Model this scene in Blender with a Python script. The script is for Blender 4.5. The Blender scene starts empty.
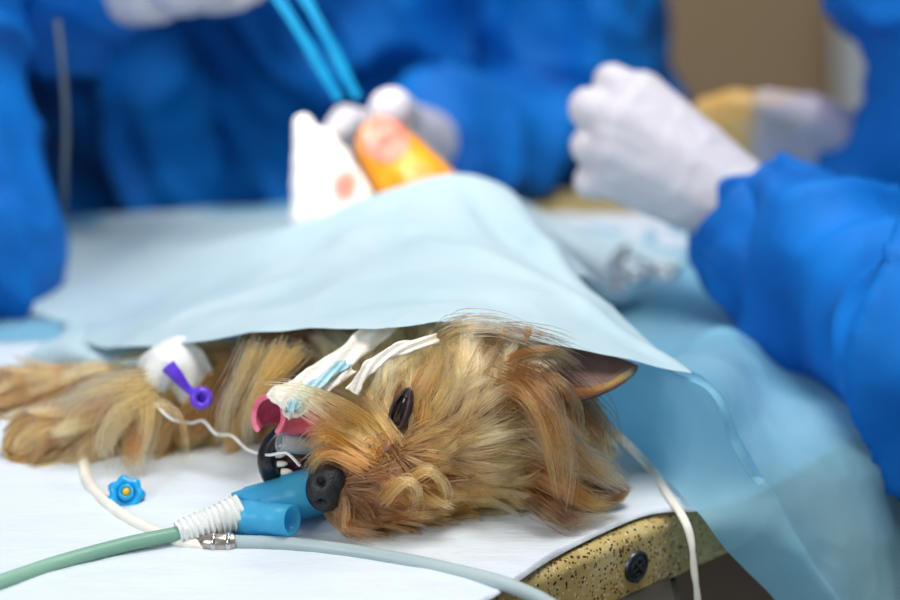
import bpy, bmesh, math, random
import numpy as np
from mathutils import Vector, Matrix, noise
from mathutils.bvhtree import BVHTree

random.seed(7); rng = np.random.default_rng(11)
SC = bpy.context.scene
COL = SC.collection

# ------------------------------------------------------------------ camera, world, lights, exposure
TZ = 0.90                       # height of the table top
CAM_H, CAM_Y, PITCH, FPX = 0.45, -1.02, math.radians(18.0), 85 / 36 * 900
cam_d = bpy.data.cameras.new('camera'); cam = bpy.data.objects.new('camera', cam_d); COL.objects.link(cam)
cam.location = (0, CAM_Y, TZ + CAM_H); cam.rotation_euler = (math.radians(90) - PITCH, 0, 0)
cam_d.lens = 85; cam_d.sensor_width = 36; cam_d.clip_start = 0.02
cam_d.dof.use_dof = True; cam_d.dof.focus_distance = 1.064; cam_d.dof.aperture_fstop = 3.2
SC.camera = cam

w = bpy.data.worlds.new('room_air'); SC.world = w; w.use_nodes = True
w.node_tree.nodes['Background'].inputs[0].default_value = (0.88, 0.94, 1.0, 1)
w.node_tree.nodes['Background'].inputs[1].default_value = 0.39

def area(name, loc, target, size, power, color, sy=None):
    d = bpy.data.lights.new(name, 'AREA'); d.energy = power; d.color = color
    d.size = size
    if sy: d.shape = 'RECTANGLE'; d.size_y = sy
    o = bpy.data.objects.new(name, d); COL.objects.link(o); o.location = loc
    o.rotation_euler = (Vector(target) - Vector(loc)).to_track_quat('-Z', 'Y').to_euler()
    return o
area('window_daylight', (-1.3, -1.7, TZ + 1.1), (0, 0.1, TZ), 1.0, 26, (0.92, 0.97, 1.0))
area('ceiling_panel_light', (0.30, -0.15, 2.85), (0.05, 0.2, TZ), 0.9, 35, (1.0, 0.97, 0.92))
area('back_sheet_fill', (0.05, 0.80, TZ + 1.40), (0.02, 0.38, TZ), 0.45, 4.5, (0.97, 0.99, 1.0))  # added fill light that brightens the back sheet, not a real lamp
sp = bpy.data.lights.new('operating_lamp_beam', 'SPOT'); sp.energy = 80; sp.color = (1.0, 0.95, 0.86)
sp.spot_size = math.radians(11); sp.spot_blend = 0.75; sp.shadow_soft_size = 0.10
spo = bpy.data.objects.new('operating_lamp_beam', sp); COL.objects.link(spo); spo.location = (-0.45, 0.10, TZ + 1.25)
spo.rotation_euler = (Vector((-0.065, 0.345, TZ + 0.13)) - spo.location).to_track_quat('-Z', 'Y').to_euler()

SC.view_settings.view_transform = 'Standard'; SC.view_settings.look = 'None'
SC.view_settings.gamma = 1; SC.view_settings.use_curve_mapping = False
SC.view_settings.exposure = 0.0
try:
    SC.cycles.use_denoising = True
    SC.cycles.transparent_max_bounces = 16
except Exception: pass

# ------------------------------------------------------------------ helpers
def ray(px, py):
    a = PITCH; v = (py - 300) / FPX; u = (px - 450) / FPX
    f = Vector((0, math.cos(a), -math.sin(a))); up = Vector((0, math.sin(a), math.cos(a)))
    return f + u * Vector((1, 0, 0)) - v * up
CAMP = Vector((0, CAM_Y, TZ + CAM_H))
def W(px, py, y):               # the place seen at that pixel, y metres behind the dog's nose line
    r = ray(px, py); return CAMP + r * ((y - CAM_Y) / r.y)
def T(px, py, z=0.0):           # the place seen at that pixel, z above the table top
    r = ray(px, py); return CAMP + r * ((TZ + z - CAMP.z) / r.z)
def P(x, y, z): return Vector((x, y, TZ + z))

def lin(c):
    def f(v):
        v /= 255.0
        return v / 12.92 if v <= 0.04045 else ((v + 0.055) / 1.055) ** 2.4
    return (f(c[0]), f(c[1]), f(c[2]), 1)

class NT:
    def __init__(s, name):
        s.m = bpy.data.materials.new(name); s.m.use_nodes = True; s.t = s.m.node_tree
        s.n = s.t.nodes; s.l = s.t.links; s.b = s.n['Principled BSDF']; s.out = s.n['Material Output']
    def node(s, t, **kw):
        n = s.n.new(t)
        for k, v in kw.items(): setattr(n, k, v)
        return n
    def tex(s, scale, detail=4, coord='Object', stretch=None, rough=0.5):
        tc = s.node('ShaderNodeTexCoord'); n = s.node('ShaderNodeTexNoise')
        n.inputs['Scale'].default_value = scale; n.inputs['Detail'].default_value = detail; n.inputs['Roughness'].default_value = rough
        if stretch:
            mp = s.node('ShaderNodeMapping'); mp.inputs['Scale'].default_value = stretch
            s.l.new(tc.outputs[coord], mp.inputs[0]); s.l.new(mp.outputs[0], n.inputs[0])
        else: s.l.new(tc.outputs[coord], n.inputs[0])
        return n
    def ramp(s, fac, stops):
        r = s.node('ShaderNodeValToRGB'); e = r.color_ramp.elements
        while len(e) < len(stops): e.new(0.5)
        for i, (p, c) in enumerate(stops): e[i].position = p; e[i].color = c
        s.l.new(fac, r.inputs[0]); return r
    def bump(s, h, strength, dist=0.001):
        b = s.node('ShaderNodeBump'); b.inputs['Strength'].default_value = strength; b.inputs['Distance'].default_value = dist
        s.l.new(h, b.inputs['Height']); s.l.new(b.outputs[0], s.b.inputs['Normal']); return b

def simple(name, c1, c2=None, scale=60, rough=0.5, bump=0.0, bscale=None, stretch=None, spec=0.5, **kw):
    M = NT(name); b = M.b
    b.inputs['Roughness'].default_value = rough; b.inputs['Specular IOR Level'].default_value = spec
    t = M.tex(scale, stretch=stretch)
    r = M.ramp(t.outputs['Fac'], [(0.3, lin(c1)), (0.7, lin(c2 or c1))]); M.l.new(r.outputs[0], b.inputs['Base Color'])
    if bump:
        t2 = M.tex(bscale or scale * 3, stretch=stretch); M.bump(t2.outputs['Fac'], bump)
    for k, v in kw.items(): b.inputs[k.replace('_', ' ')].default_value = v
    return M.m

def cloth(name, c1, c2, transl=0.35, clear=0.0, rough=0.7, bump=0.25):
    """thin non-woven sheet: diffuse + light passing through, optionally see-through between the fibres"""
    M = NT(name); b = M.b; b.inputs['Roughness'].default_value = rough; b.inputs['Specular IOR Level'].default_value = 0.25
    t = M.tex(14, 5); r = M.ramp(t.outputs['Fac'], [(0.35, lin(c1)), (0.65, lin(c2))])
    M.l.new(r.outputs[0], b.inputs['Base Color'])
    t2 = M.tex(1400, 2); bp = M.bump(t2.outputs['Fac'], bump, 0.0004)
    tr = M.node('ShaderNodeBsdfTranslucent'); M.l.new(r.outputs[0], tr.inputs[0]); M.l.new(bp.outputs[0], tr.inputs['Normal'])
    mx = M.node('ShaderNodeMixShader'); mx.inputs[0].default_value = transl
    M.l.new(b.outputs[0], mx.inputs[1]); M.l.new(tr.outputs[0], mx.inputs[2]); last = mx
    if clear:
        tp = M.node('ShaderNodeBsdfTransparent'); tp.inputs[0].default_value = lin((190, 226, 240))
        m2 = M.node('ShaderNodeMixShader'); m2.inputs[0].default_value = clear
        M.l.new(mx.outputs[0], m2.inputs[1]); M.l.new(tp.outputs[0], m2.inputs[2]); last = m2
    M.l.new(last.outputs[0], M.out.inputs[0]); return M.m

def mesh_obj(name, verts, faces, mat, parent=None, smooth=True):
    me = bpy.data.meshes.new(name); me.from_pydata([tuple(v) for v in verts], [], faces); me.update()
    if smooth: me.polygons.foreach_set('use_smooth', [True] * len(me.polygons))
    for m in (mat if isinstance(mat, (list, tuple)) else [mat]): me.materials.append(m)
    o = bpy.data.objects.new(name, me); COL.objects.link(o)
    if parent: o.parent = parent; o.matrix_parent_inverse = parent.matrix_world.inverted()
    return o
def bm_obj(name, bm, mat, parent=None, smooth=True):
    bmesh.ops.recalc_face_normals(bm, faces=bm.faces)
    me = bpy.data.meshes.new(name); bm.to_mesh(me); bm.free()
    if smooth: me.polygons.foreach_set('use_smooth', [True] * len(me.polygons))
    for m in (mat if isinstance(mat, (list, tuple)) else [mat]): me.materials.append(m)
    o = bpy.data.objects.new(name, me); COL.objects.link(o)
    if parent: o.parent = parent; o.matrix_parent_inverse = parent.matrix_world.inverted()
    return o
def tag(o, label=None, cat=None, group=None, kind=None):
    for k, v in (('label', label), ('category', cat), ('group', group), ('kind', kind)):
        if v: o[k] = v
    return o
def empty(name, loc, label, cat, group=None):
    o = bpy.data.objects.new(name, None); COL.objects.link(o); o.location = loc; o.empty_display_size = 0.02
    bpy.context.view_layer.update()
    return tag(o, label, cat, group)

def crom(pts, n):               # Catmull-Rom through a list of vectors / floats (numpy rows)
    pts = np.array([list(p) for p in pts], float); m = len(pts)
    out = []
    t = np.linspace(0, m - 1, n)
    for u in t:
        i = min(int(u), m - 2); f = u - i
        p0 = pts[max(i - 1, 0)]; p1 = pts[i]; p2 = pts[i + 1]; p3 = pts[min(i + 2, m - 1)]
        out.append(0.5 * (2 * p1 + (p2 - p0) * f + (2 * p0 - 5 * p1 + 4 * p2 - p3) * f * f + (3 * p1 - 3 * p2 + p3 - p0) * f ** 3))
    return np.array(out)

def tube(bm, path, rad, seg=16, cap=True, bore=None, flat=None):
    """sweep a circle along a path; rad a number or a list per point; bore = inner radius ratio for an open tube"""
    pts = [Vector(p) for p in path]; n = len(pts)
    rad = [rad] * n if isinstance(rad, (int, float)) else list(np.interp(np.linspace(0, 1, n), np.linspace(0, 1, len(rad)), rad))
    def ring(scale, inner=False):
        rings = []; prev = None
        for i, p in enumerate(pts):
            t = (pts[min(i + 1, n - 1)] - pts[max(i - 1, 0)]).normalized()
            if prev is None:
                a = Vector((0, 0, 1)) if abs(t.z) < 0.9 else Vector((1, 0, 0)); u = t.cross(a).normalized()
            else: u = (prev - t * prev.dot(t)).normalized()
            prev = u; v = t.cross(u)
            fl = flat if flat else 1.0
            rings.append([bm.verts.new(p + (u * math.cos(2 * math.pi * k / seg) + v * math.sin(2 * math.pi * k / seg) * fl) * rad[i] * scale) for k in range(seg)])
        for a, b in zip(rings[:-1], rings[1:]):
            for k in range(seg): bm.faces.new((a[k], a[(k + 1) % seg], b[(k + 1) % seg], b[k]))
        return rings
    R = ring(1.0)
    if bore:
        Q = ring(bore)
        for a, b in ((R[0], Q[0]), (R[-1], Q[-1])):
            for k in range(seg): bm.faces.new((a[k], a[(k + 1) % seg], b[(k + 1) % seg], b[k]))
    elif cap:
        bm.faces.new(R[0]); bm.faces.new(R[-1])
    return R
def tube_obj(name, path, rad, mat, parent=None, seg=16, n=60, **kw):
    bm = bmesh.new(); tube(bm, crom(path, n), rad, seg, **kw); return bm_obj(name, bm, mat, parent)

def ball_chain(bm, p0, r0, p1, r1, sub=3):
    p0, p1 = Vector(p0), Vector(p1); L = (p1 - p0).length
    n = max(2, int(L / (min(r0, r1) * 0.22)) + 1)
    for i in range(n):
        t = i / (n - 1); bmesh.ops.create_icosphere(bm, subdivisions=sub, radius=r0 + (r1 - r0) * t, matrix=Matrix.Translation(p0.lerp(p1, t)))
def ellipsoid(bm, c, r, rot=None, sub=3):
    m = Matrix.Translation(Vector(c)) @ (rot.to_4x4() if rot else Matrix.Identity(4)) @ Matrix.Diagonal((*r, 1))
    bmesh.ops.create_icosphere(bm, subdivisions=sub, radius=1, matrix=m)
def fuse(name, bm, voxel, smooth_it, mat, parent=None, disp=None, factor=0.5):
    """melt overlapping volumes into ONE continuous skin"""
    me = bpy.data.meshes.new(name + '_raw'); bm.to_mesh(me); bm.free()
    o = bpy.data.objects.new(name + '_raw', me); COL.objects.link(o)
    md = o.modifiers.new('r', 'REMESH'); md.mode = 'VOXEL'; md.voxel_size = voxel; md.use_smooth_shade = True
    ms = o.modifiers.new('s', 'SMOOTH'); ms.iterations = smooth_it; ms.factor = factor
    dg = bpy.context.evaluated_depsgraph_get()
    new = bpy.data.meshes.new_from_object(o.evaluated_get(dg)); new.name = name
    bpy.data.objects.remove(o); bpy.data.meshes.remove(me)
    new.materials.clear()
    for m in (mat if isinstance(mat, (list, tuple)) else [mat]): new.materials.append(m)
    if disp:
        nrm = [v.normal.copy() for v in new.vertices]
        for v, nn in zip(new.vertices, nrm): v.co = v.co + disp(v.co.copy(), nn)
        new.update()
    new.polygons.foreach_set('use_smooth', [True] * len(new.polygons))
    r = bpy.data.objects.new(name, new); COL.objects.link(r)
    if parent: r.parent = parent; r.matrix_parent_inverse = parent.matrix_world.inverted()
    return r

def wrinkle(p, s, seed=0.0, stretch=(1, 1, 1)):
    q = Vector((p.x * s * stretch[0] + seed, p.y * s * stretch[1] - seed, p.z * s * stretch[2] + 2 * seed))
    a = noise.noise(q); b = noise.noise(q * 2.1 + Vector((3, 7, 1)))
    return (1 - abs(a) * 2) * 0.7 + b * 0.3

# ------------------------------------------------------------------ materials
M_wall = simple('wall_paint', (182, 158, 126), (196, 172, 140), 3, 0.8, 0.1, 60)
M_floor = simple('floor_tile', (46, 44, 42), (62, 60, 56), 5, 0.5)
M_cab = simple('dark_wood', (52, 34, 24), (80, 56, 40), 8, 0.5, stretch=(1, 1, 0.1))
M_white_plastic = simple('white_plastic', (225, 228, 230), (235, 238, 240), 20, 0.35)
M_wire = simple('cream_sleeving', (222, 218, 206), (235, 232, 222), 60, 0.4)
M_greytube = cloth('grey_soft_plastic', (184, 202, 206), (200, 216, 218), 0.3, 0.05, 0.2, 0.0)
M_greentube = cloth('green_soft_plastic', (150, 196, 176), (168, 212, 192), 0.4, 0.05, 0.2, 0.0)
M_steel = simple('steel', (190, 192, 195), (220, 222, 225), 40, 0.14, Metallic=1.0)
M_glove = simple('latex_glove', (196, 193, 202), (210, 205, 211), 25, 0.5, 0.35, 140, Subsurface_Weight=0.2, Subsurface_Scale=0.01)
M_skin = simple('skin', (215, 165, 140), (225, 178, 152), 30, 0.5)
M_tape = simple('surgical_tape', (212, 216, 214), (226, 228, 226), 50, 0.7, 0.4, 300)
M_gown = cloth('gown_fabric', (0, 94, 180), (0, 120, 212), 0.10, 0.0, 0.65)
M_drape = cloth('drape_fabric', (182, 208, 217), (194, 216, 223), 0.14, 0.0)
M_drape2 = cloth('table_drape_fabric', (152, 212, 234), (172, 220, 238), 0.48, 0.22)

def speckle():
    M = NT('speckled_granite'); b = M.b; b.inputs['Roughness'].default_value = 0.35
    tc = M.node('ShaderNodeTexCoord')
    t = M.tex(40, 6); base = M.ramp(t.outputs['Fac'], [(0.3, lin((164, 142, 88))), (0.55, lin((192, 172, 112))), (0.75, lin((212, 196, 146)))])
    col = base.outputs[0]
    for sc, thr, stops in ((620, 0.40, [(0.0, lin((120, 84, 50))), (0.4, lin((216, 206, 170))), (0.8, lin((70, 58, 46)))]), (330, 0.27, [(0.0, lin((35, 28, 24))), (0.5, lin((110, 55, 35))), (1, lin((50, 46, 44)))]),
                           (240, 0.20, [(0.0, lin((40, 30, 26))), (0.5, lin((200, 190, 160))), (1, lin((130, 62, 38)))])):
        v = M.node('ShaderNodeTexVoronoi'); v.inputs['Scale'].default_value = sc
        M.l.new(tc.outputs['Object'], v.inputs['Vector'])
        sel = M.node('ShaderNodeSeparateColor'); M.l.new(v.outputs['Color'], sel.inputs[0])
        c = M.ramp(sel.outputs[1], stops); c.color_ramp.interpolation = 'CONSTANT'
        lt = M.node('ShaderNodeMath', operation='LESS_THAN'); lt.inputs[1].default_value = thr * 1.15
        M.l.new(v.outputs['Distance'], lt.inputs[0])
        l2 = M.node('ShaderNodeMath', operation='LESS_THAN'); l2.inputs[1].default_value = 0.34
        M.l.new(sel.outputs[0], l2.inputs[0])
        mu = M.node('ShaderNodeMath', operation='MULTIPLY'); M.l.new(lt.outputs[0], mu.inputs[0]); M.l.new(l2.outputs[0], mu.inputs[1])
        mx = M.node('ShaderNodeMix', data_type='RGBA'); M.l.new(mu.outputs[0], mx.inputs[0]); M.l.new(col, mx.inputs[6]); M.l.new(c.outputs[0], mx.inputs[7])
        col = mx.outputs[2]
    M.l.new(col, b.inputs['Base Color']); return M.m
M_granite = speckle()

# ------------------------------------------------------------------ the room
def box(name, lo, hi, mat, parent=None, bev=0.0):
    bm = bmesh.new(); bmesh.ops.create_cube(bm, size=1)
    c = (Vector(lo) + Vector(hi)) / 2; s = Vector(hi) - Vector(lo)
    for v in bm.verts: v.co = Vector((v.co.x * s.x, v.co.y * s.y, v.co.z * s.z)) + c
    if bev: bmesh.ops.bevel(bm, geom=bm.edges[:], offset=bev, segments=2, affect='EDGES')
    return bm_obj(name, bm, mat, parent, smooth=False)
tag(box('floor', (-3, -3, -0.1), (3, 2.7, 0), M_floor), kind='structure')
tag(box('wall_back', (-3, 2.6, 0), (3, 2.7, 3), M_wall), kind='structure')
tag(box('wall_left', (-3.1, -3, 0), (-3, 2.7, 3), M_wall), kind='structure')
tag(box('wall_right', (3, -3, 0), (3.1, 2.7, 3), M_wall), kind='structure')
tag(box('baseboard_back', (-3, 2.585, 0), (3, 2.6, 0.1), M_cab), kind='structure')
cab = empty('shade_cupboard', (-0.9, 2.3, 0), 'added dark wooden cupboard in place of the shaded wall at far left', 'shade_cupboard')  # added cupboard; its dark wood imitates the brown wall lying in shade
box('body', (-1.4, 2.0, 0.06), (-0.5, 2.58, 2.1), M_cab, cab, 0.004)
for x0 in (-1.39, -0.945):
    d = box('door', (x0, 1.98, 0.1), (x0 + 0.435, 1.999, 2.06), M_cab, cab, 0.004)
    hb = bmesh.new(); hx = x0 + (0.39 if x0 < -1 else 0.045)
    tube(hb, [(hx, 1.975, 1.0), (hx, 1.955, 1.02), (hx, 1.955, 1.14), (hx, 1.975, 1.16)], 0.005, 8); bm_obj('handle', hb, M_steel, d)
box('plinth', (-1.38, 2.02, 0), (-0.52, 2.56, 0.06), M_cab, cab)

# ------------------------------------------------------------------ granite-topped table
tab = empty('operating_table', (0, 0.2, 0), 'operating table with a thick speckled olive granite top under the white pad', 'table')
poly = [(-0.43, -0.36), (-0.26, -0.36), (0.615, 0.487), (0.615, 0.70), (0.05, 0.665), (-0.14, 0.60), (-0.43, 0.57)]
def slab():
    bm = bmesh.new(); vs = [bm.verts.new((x, y, TZ - 0.0015)) for x, y in poly]
    f = bm.faces.new(vs); bmesh.ops.recalc_face_normals(bm, faces=[f])
    if f.normal.z < 0: f.normal_flip()
    r = bmesh.ops.extrude_face_region(bm, geom=[f]); 
    for v in r['geom']:
        if isinstance(v, bmesh.types.BMVert): v.co.z = TZ - 0.038
    bm.faces.ensure_lookup_table()
    vert_e = [e for e in bm.edges if abs(e.verts[0].co.z - e.verts[1].co.z) > 0.01]
    bmesh.ops.bevel(bm, geom=vert_e, offset=0.03, segments=6, affect='EDGES', profile=0.5)
    top_e = [e for e in bm.edges if all(v.co.z > TZ - 0.01 for v in e.verts)]
    bmesh.ops.bevel(bm, geom=top_e, offset=0.007, segments=10, affect='EDGES', profile=0.5)
    return bm
bm = slab(); o = bm_obj('table_top', bm, M_granite, tab, smooth=False)
# round steel screw let into the front edge
ec = T(634, 556, 0); 
edir = Vector((0.875, 0.847, 0)).normalized(); enorm = Vector((edir.y, -edir.x, 0))
def edge_pt(px, z):             # point on the slanting front face
    a = Vector((-0.26, -0.36, TZ)); r = ray(px, 300)
    best = None
    for i in range(4000):
        q = a + edir * (i * 0.0003); d = q + Vector((0, 0, z)) - CAMP
        f = Vector((0, math.cos(PITCH), -math.sin(PITCH)))
        u = 450 + FPX * d.x / d.dot(f)
        if best is None or abs(u - px) < best[0]: best = (abs(u - px), q + Vector((0, 0, z)))
    return best[1]
sc = edge_pt(635.5, -0.0215) + enorm * 0.0005
bmr = bmesh.new()
def disc_ring(bm, c, nrm, prof, seg=28):
    u = Vector((0, 0, 1)).cross(nrm).normalized(); v = nrm.cross(u); rings = []
    for r, h in prof:
        rings.append([bm.verts.new(c + nrm * h + (u * math.cos(2 * math.pi * k / seg) + v * math.sin(2 * math.pi * k / seg)) * max(r, 1e-5)) for k in range(seg)])
    for a, b in zip(rings[:-1], rings[1:]):
        for k in range(seg): bm.faces.new((a[k], a[(k + 1) % seg], b[(k + 1) % seg], b[k]))
disc_ring(bmr, sc, enorm, [(0.0086, -0.004), (0.0086, 0.001), (0.0074, 0.0018), (0.0066, 0.0010), (0.0060, 0.0008), (0.0054, 0.0016), (0.0034, 0.0019), (0.003, 0.0004), (0, 0.0004)])
M_darkmetal = simple('dark_metal', (52, 58, 66), (84, 92, 102), 300, 0.35, Metallic=0.8)
scr = bm_obj('screw', bmr, M_darkmetal, tab)
bms = bmesh.new(); u = Vector((0, 0, 1)).cross(enorm).normalized()
for ang in (0.5, 0.5 + math.pi / 2):
    dv = (u * math.cos(ang) + Vector((0, 0, 1)) * math.sin(ang)) * 0.0042
    tube(bms, [sc + enorm * 0.0017 - dv, sc + enorm * 0.0017 + dv], 0.0007, 6)
bm_obj('screw_slot', bms, simple('black_paint', (12, 12, 14), rough=0.6), scr)
M_steeld = simple('painted_frame', (40, 38, 34), (54, 50, 44), 30, 0.6)
box('under_frame', (-0.36, -0.05, TZ - 0.075), (0.12, 0.57, TZ - 0.036), M_steeld, tab, 0.004)
for x, y in ((-0.33, 0.0), (-0.33, 0.56), (0.08, 0.56), (0.08, 0.20)):
    b = bmesh.new(); tube(b, [(x, y, 0.0), (x, y, TZ - 0.07)], 0.02, 16); bm_obj('leg', b, M_steeld, tab)

# ------------------------------------------------------------------ sheets
def loft(name, grid, nu, nv, mat, amp=0.0012, scale=22, seed=0.0, zmin=None, parent=None, amp2=0.0004, stretch=(1, 1, 1), folds=()):
    G = np.array([[list(p) for p in row] for row in grid], float)
    A = np.stack([crom(G[:, j], nu) for j in range(G.shape[1])], axis=1)
    B = np.stack([crom(A[i], nv) for i in range(nu)], axis=0)
    du = np.gradient(B, axis=0); dv = np.gradient(B, axis=1); N = np.cross(du, dv); N /= np.linalg.norm(N, axis=2, keepdims=True) + 1e-9
    if N[..., 2].mean() < 0: N = -N
    V = []
    for i in range(nu):
        for j in range(nv):
            p = Vector(B[i, j]); n = Vector(N[i, j])
            h = amp * wrinkle(p, scale, seed, stretch) + amp2 * wrinkle(p, scale * 3.7, seed + 5)
            for fa, fb, fh, fw in folds:
                ab = fb - fa; t_ = max(0.0, min(1.0, (p - fa).dot(ab) / ab.length_squared)); dd = (p - fa - ab * t_).length
                h += fh * math.exp(-(dd / fw) ** 2) * min(1.0, 4 * t_ * (1 - t_) + 0.3)
            p = p + n * h
            if zmin is not None:
                di = table_depth(p.x, p.y)
                if di > -0.03: p.z = max(p.z, TZ + zmin + 0.0006 * noise.noise(p * 90) - (max(0.0, 0.008 - di) ** 2) * 28)
            V.append(p)
    F = [(i * nv + j, i * nv + j + 1, (i + 1) * nv + j + 1, (i + 1) * nv + j) for i in range(nu - 1) for j in range(nv - 1)]
    return mesh_obj(name, V, F, mat, parent)
def table_depth(x, y):          # how far inside the table outline (negative = outside)
    n = len(poly); return min(((poly[(i + 1) % n][0] - poly[i][0]) * (y - poly[i][1]) - (poly[(i + 1) % n][1] - poly[i][1]) * (x - poly[i][0])) / math.dist(poly[i], poly[(i + 1) % n]) for i in range(n))
def inside_table(x, y, m=0.0):
    n = len(poly)
    for i in range(n):
        ax, ay = poly[i]; bx, by = poly[(i + 1) % n]
        if (bx - ax) * (y - ay) - (by - ay) * (x - ax) < m * math.hypot(bx - ax, by - ay): return False
    return True

# white absorbent pad on the table: its near edge follows the table edge and just laps over it
def pad():
    M = NT('white_absorbent_pad'); b = M.b; b.inputs['Roughness'].default_value = 0.85; b.inputs['Specular IOR Level'].default_value = 0.15
    b.inputs['Base Color'].default_value = lin((206, 215, 224))
    t = M.tex(90, 6, stretch=(0.35, 1, 1), rough=0.65)
    b1 = M.bump(t.outputs['Fac'], 0.9, 0.0022)
    near = [T(-120, 640), T(250, 660), T(440, 622), T(492, 600), T(550, 562), T(600, 536), T(640, 519), T(668, 513.5), T(700, 512), T(760, 495), T(860, 440), T(960, 395)]
    far = [P(-0.40, 0.50, 0), P(-0.33, 0.54, 0), P(-0.25, 0.55, 0), P(-0.2, 0.57, 0), P(-0.15, 0.57, 0), P(-0.1, 0.57, 0), P(0.0, 0.57, 0), P(0.05, 0.57, 0), P(0.12, 0.57, 0), P(0.25, 0.57, 0), P(0.4, 0.57, 0), P(0.56, 0.57, 0)]
    nu, nv = 360, 200; A = crom(near, nu); B = crom(far, nu); V = []
    for i in range(nu):
        a, c = Vector(A[i]), Vector(B[i])
        for j in range(nv):
            t_ = (j / (nv - 1)) ** 1.7; p = a.lerp(c, t_)
            h = 0.0026 + 0.0017 * wrinkle(p, 14, 2.0, (0.6, 2.0, 1)) + 0.0006 * noise.noise(p * 70)
            e = j / 6.0
            if e < 1: h = h * e + 0.0008 * (1 - e)
            p.z = TZ + max(h, 0.0005); V.append(p)
    F = [(i * nv + j, i * nv + j + 1, (i + 1) * nv + j + 1, (i + 1) * nv + j) for i in range(nu - 1) for j in range(nv - 1)]
    o = mesh_obj('absorbent_pad', V, F, M.m)
    return tag(o, 'white wrinkled absorbent pad spread over the granite table top under the dog', 'pad')
pad_o = pad()

# pale blue sheet on the table behind the dog, falling over the slanting edge at the right
E = 0.004
grid = [
    [T(-60, 346, E), T(-60, 325, E), T(-60, 315, E), T(-60, 300, E), T(-60, 260, E), T(-60, 232, E)],
    [T(60, 342, E), T(60, 320, E), T(60, 308, E), T(60, 290, E), T(60, 250, E), T(60, 222, E)],
    [T(240, 336, E), T(240, 318, E), T(240, 300, E), T(240, 280, E), T(240, 240, E), T(240, 208, E)],
    [T(420, 338, E), T(420, 320, E), T(420, 305, E), T(420, 285, E), T(430, 245, E), T(430, 205, E)],
    [T(560, 405, E), P(0.07, 0.16, 0.03), P(0.08, 0.18, 0.025), P(0.10, 0.22, 0.012), T(570, 260, E), T(560, 229, E)],
    [T(605, 418, E), W(690, 380, .028), W(697, 379, .038), W(722, 345, .17), T(720, 290, E), T(680, 228, E)],
    [T(655, 466, E), W(731, 445, .003), W(739, 443, .014), W(775, 405, .125), T(815, 350, E), T(810, 232, E)],
    [T(700, 517, E), W(766, 503, -.007), W(775, 500, .006), W(835, 452, .07), T(915, 412, E), T(950, 260, E)],
    [W(741, 560, .0), W(801, 556, -.017), W(811, 553, -.002), W(876, 520, .05), W(965, 485, .13), P(0.66, 0.42, -0.03)],
    [W(785, 612, .0), W(840, 612, -.022), W(850, 609, -.006), W(915, 590, .05), W(1010, 560, .14), P(0.68, 0.40, -0.12)],
    [W(860, 720, .0), W(903, 720, -.022), W(914, 717, -.006), W(985, 700, .05), W(1080, 660, .15), P(0.69, 0.40, -0.22)],
]
td = loft('table_drape', grid, 300, 170, M_drape2, 0.0046, 12, 1.3, 0.0034, amp2=0.0008, folds=[
    (W(640, 330, .16), W(790, 352, .2), 0.006, 0.010), (W(700, 300, .2), W(850, 470, .08), 0.006, 0.012), 
    (W(640, 395, .08), W(668, 480, .03), 0.004, 0.008), (W(800, 420, .1), W(880, 600, .03), 0.006, 0.010)])
tag(td, 'large translucent blue sheet lying behind the dog and falling over the right table edge', 'drape')

# lighter sheet laid over the dog, its front hem above the head
grid = [
    [T(62, 337, .006), T(62, 331, .006), T(60, 322, .007), P(-0.32, 0.36, .007), P(-0.36, 0.550, .004)],
    [W(112, 351, .15), W(118, 335, .19), W(122, 318, .27), P(-0.25, 0.37, .008), P(-0.28, 0.555, .004)],
    [W(205, 343, .08), W(212, 310, .15), W(212, 272, .27), P(-0.15, 0.37, .03), P(-0.19, 0.565, .004)],
    [W(300, 335.5, .05), W(305, 285, .15), W(305, 226, .27), P(-0.10, 0.36, .05), P(-0.12, 0.580, .004)],
    [W(390, 329, .022), W(385, 260, .15), W(385, 192, .26), P(-0.03, 0.33, .08), P(-0.03, 0.60, .010)],
    [W(450, 327.5, .018), W(455, 252, .15), W(450, 178, .25), P(0.0, 0.33, .085), P(0.03, 0.60, .010)],
    [W(520, 339.5, .012), W(520, 265, .14), W(505, 190, .24), P(0.05, 0.32, .07), P(0.07, 0.55, .010)],
    [W(605, 361, .02), W(590, 312, .09), W(548, 235, .20), P(0.10, 0.31, .02), P(0.13, 0.48, .009)],
    [W(691, 379, .028), W(640, 335, .085), W(575, 278, .18), P(0.13, 0.33, .012), P(0.17, 0.44, .007)],
]
sd = loft('surgical_drape', grid, 320, 200, M_drape, 0.0042, 11, 4.2, 0.0055, amp2=0.0007, folds=[
    (W(394, 232, .17), W(558, 290, .11), 0.0045, 0.009), (W(558, 290, .11), W(690, 378, .03), 0.003, 0.007), (W(330, 250, .2), W(430, 225, .18), 0.004, 0.010),
    (W(150, 332, .15), W(320, 262, .16), 0.004, 0.012), (W(470, 200, .22), W(530, 262, .15), -0.004, 0.009), (W(350, 300, .08), W(520, 305, .06), -0.0025, 0.012)])
tag(sd, 'pale blue paper sheet draped over the dog with its front hem above the head', 'drape')

# small crumpled corner of sheet beside the front paws
grid = [
    [T(20, 362, .005), W(45, 345, .22), W(66, 331, .25), T(60, 318, .006)],
    [T(50, 374, .005), W(68, 350, .19), W(84, 336, .22), T(95, 326, .006)],
    [T(90, 380, .005), W(98, 362, .16), W(108, 352, .19), T(130, 336, .006)],
    [T(130, 378, .005), W(140, 364, .14), W(150, 356, .16), T(175, 342, .006)],
]
cd = loft('drape_corner', grid, 70, 60, M_drape, 0.002, 40, 8.8, 0.005, parent=None)
tag(cd, 'small crumpled pale blue corner of sheet rising beside the front paws', 'drape')

# ------------------------------------------------------------------ the dog
D = bmesh.new()
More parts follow.
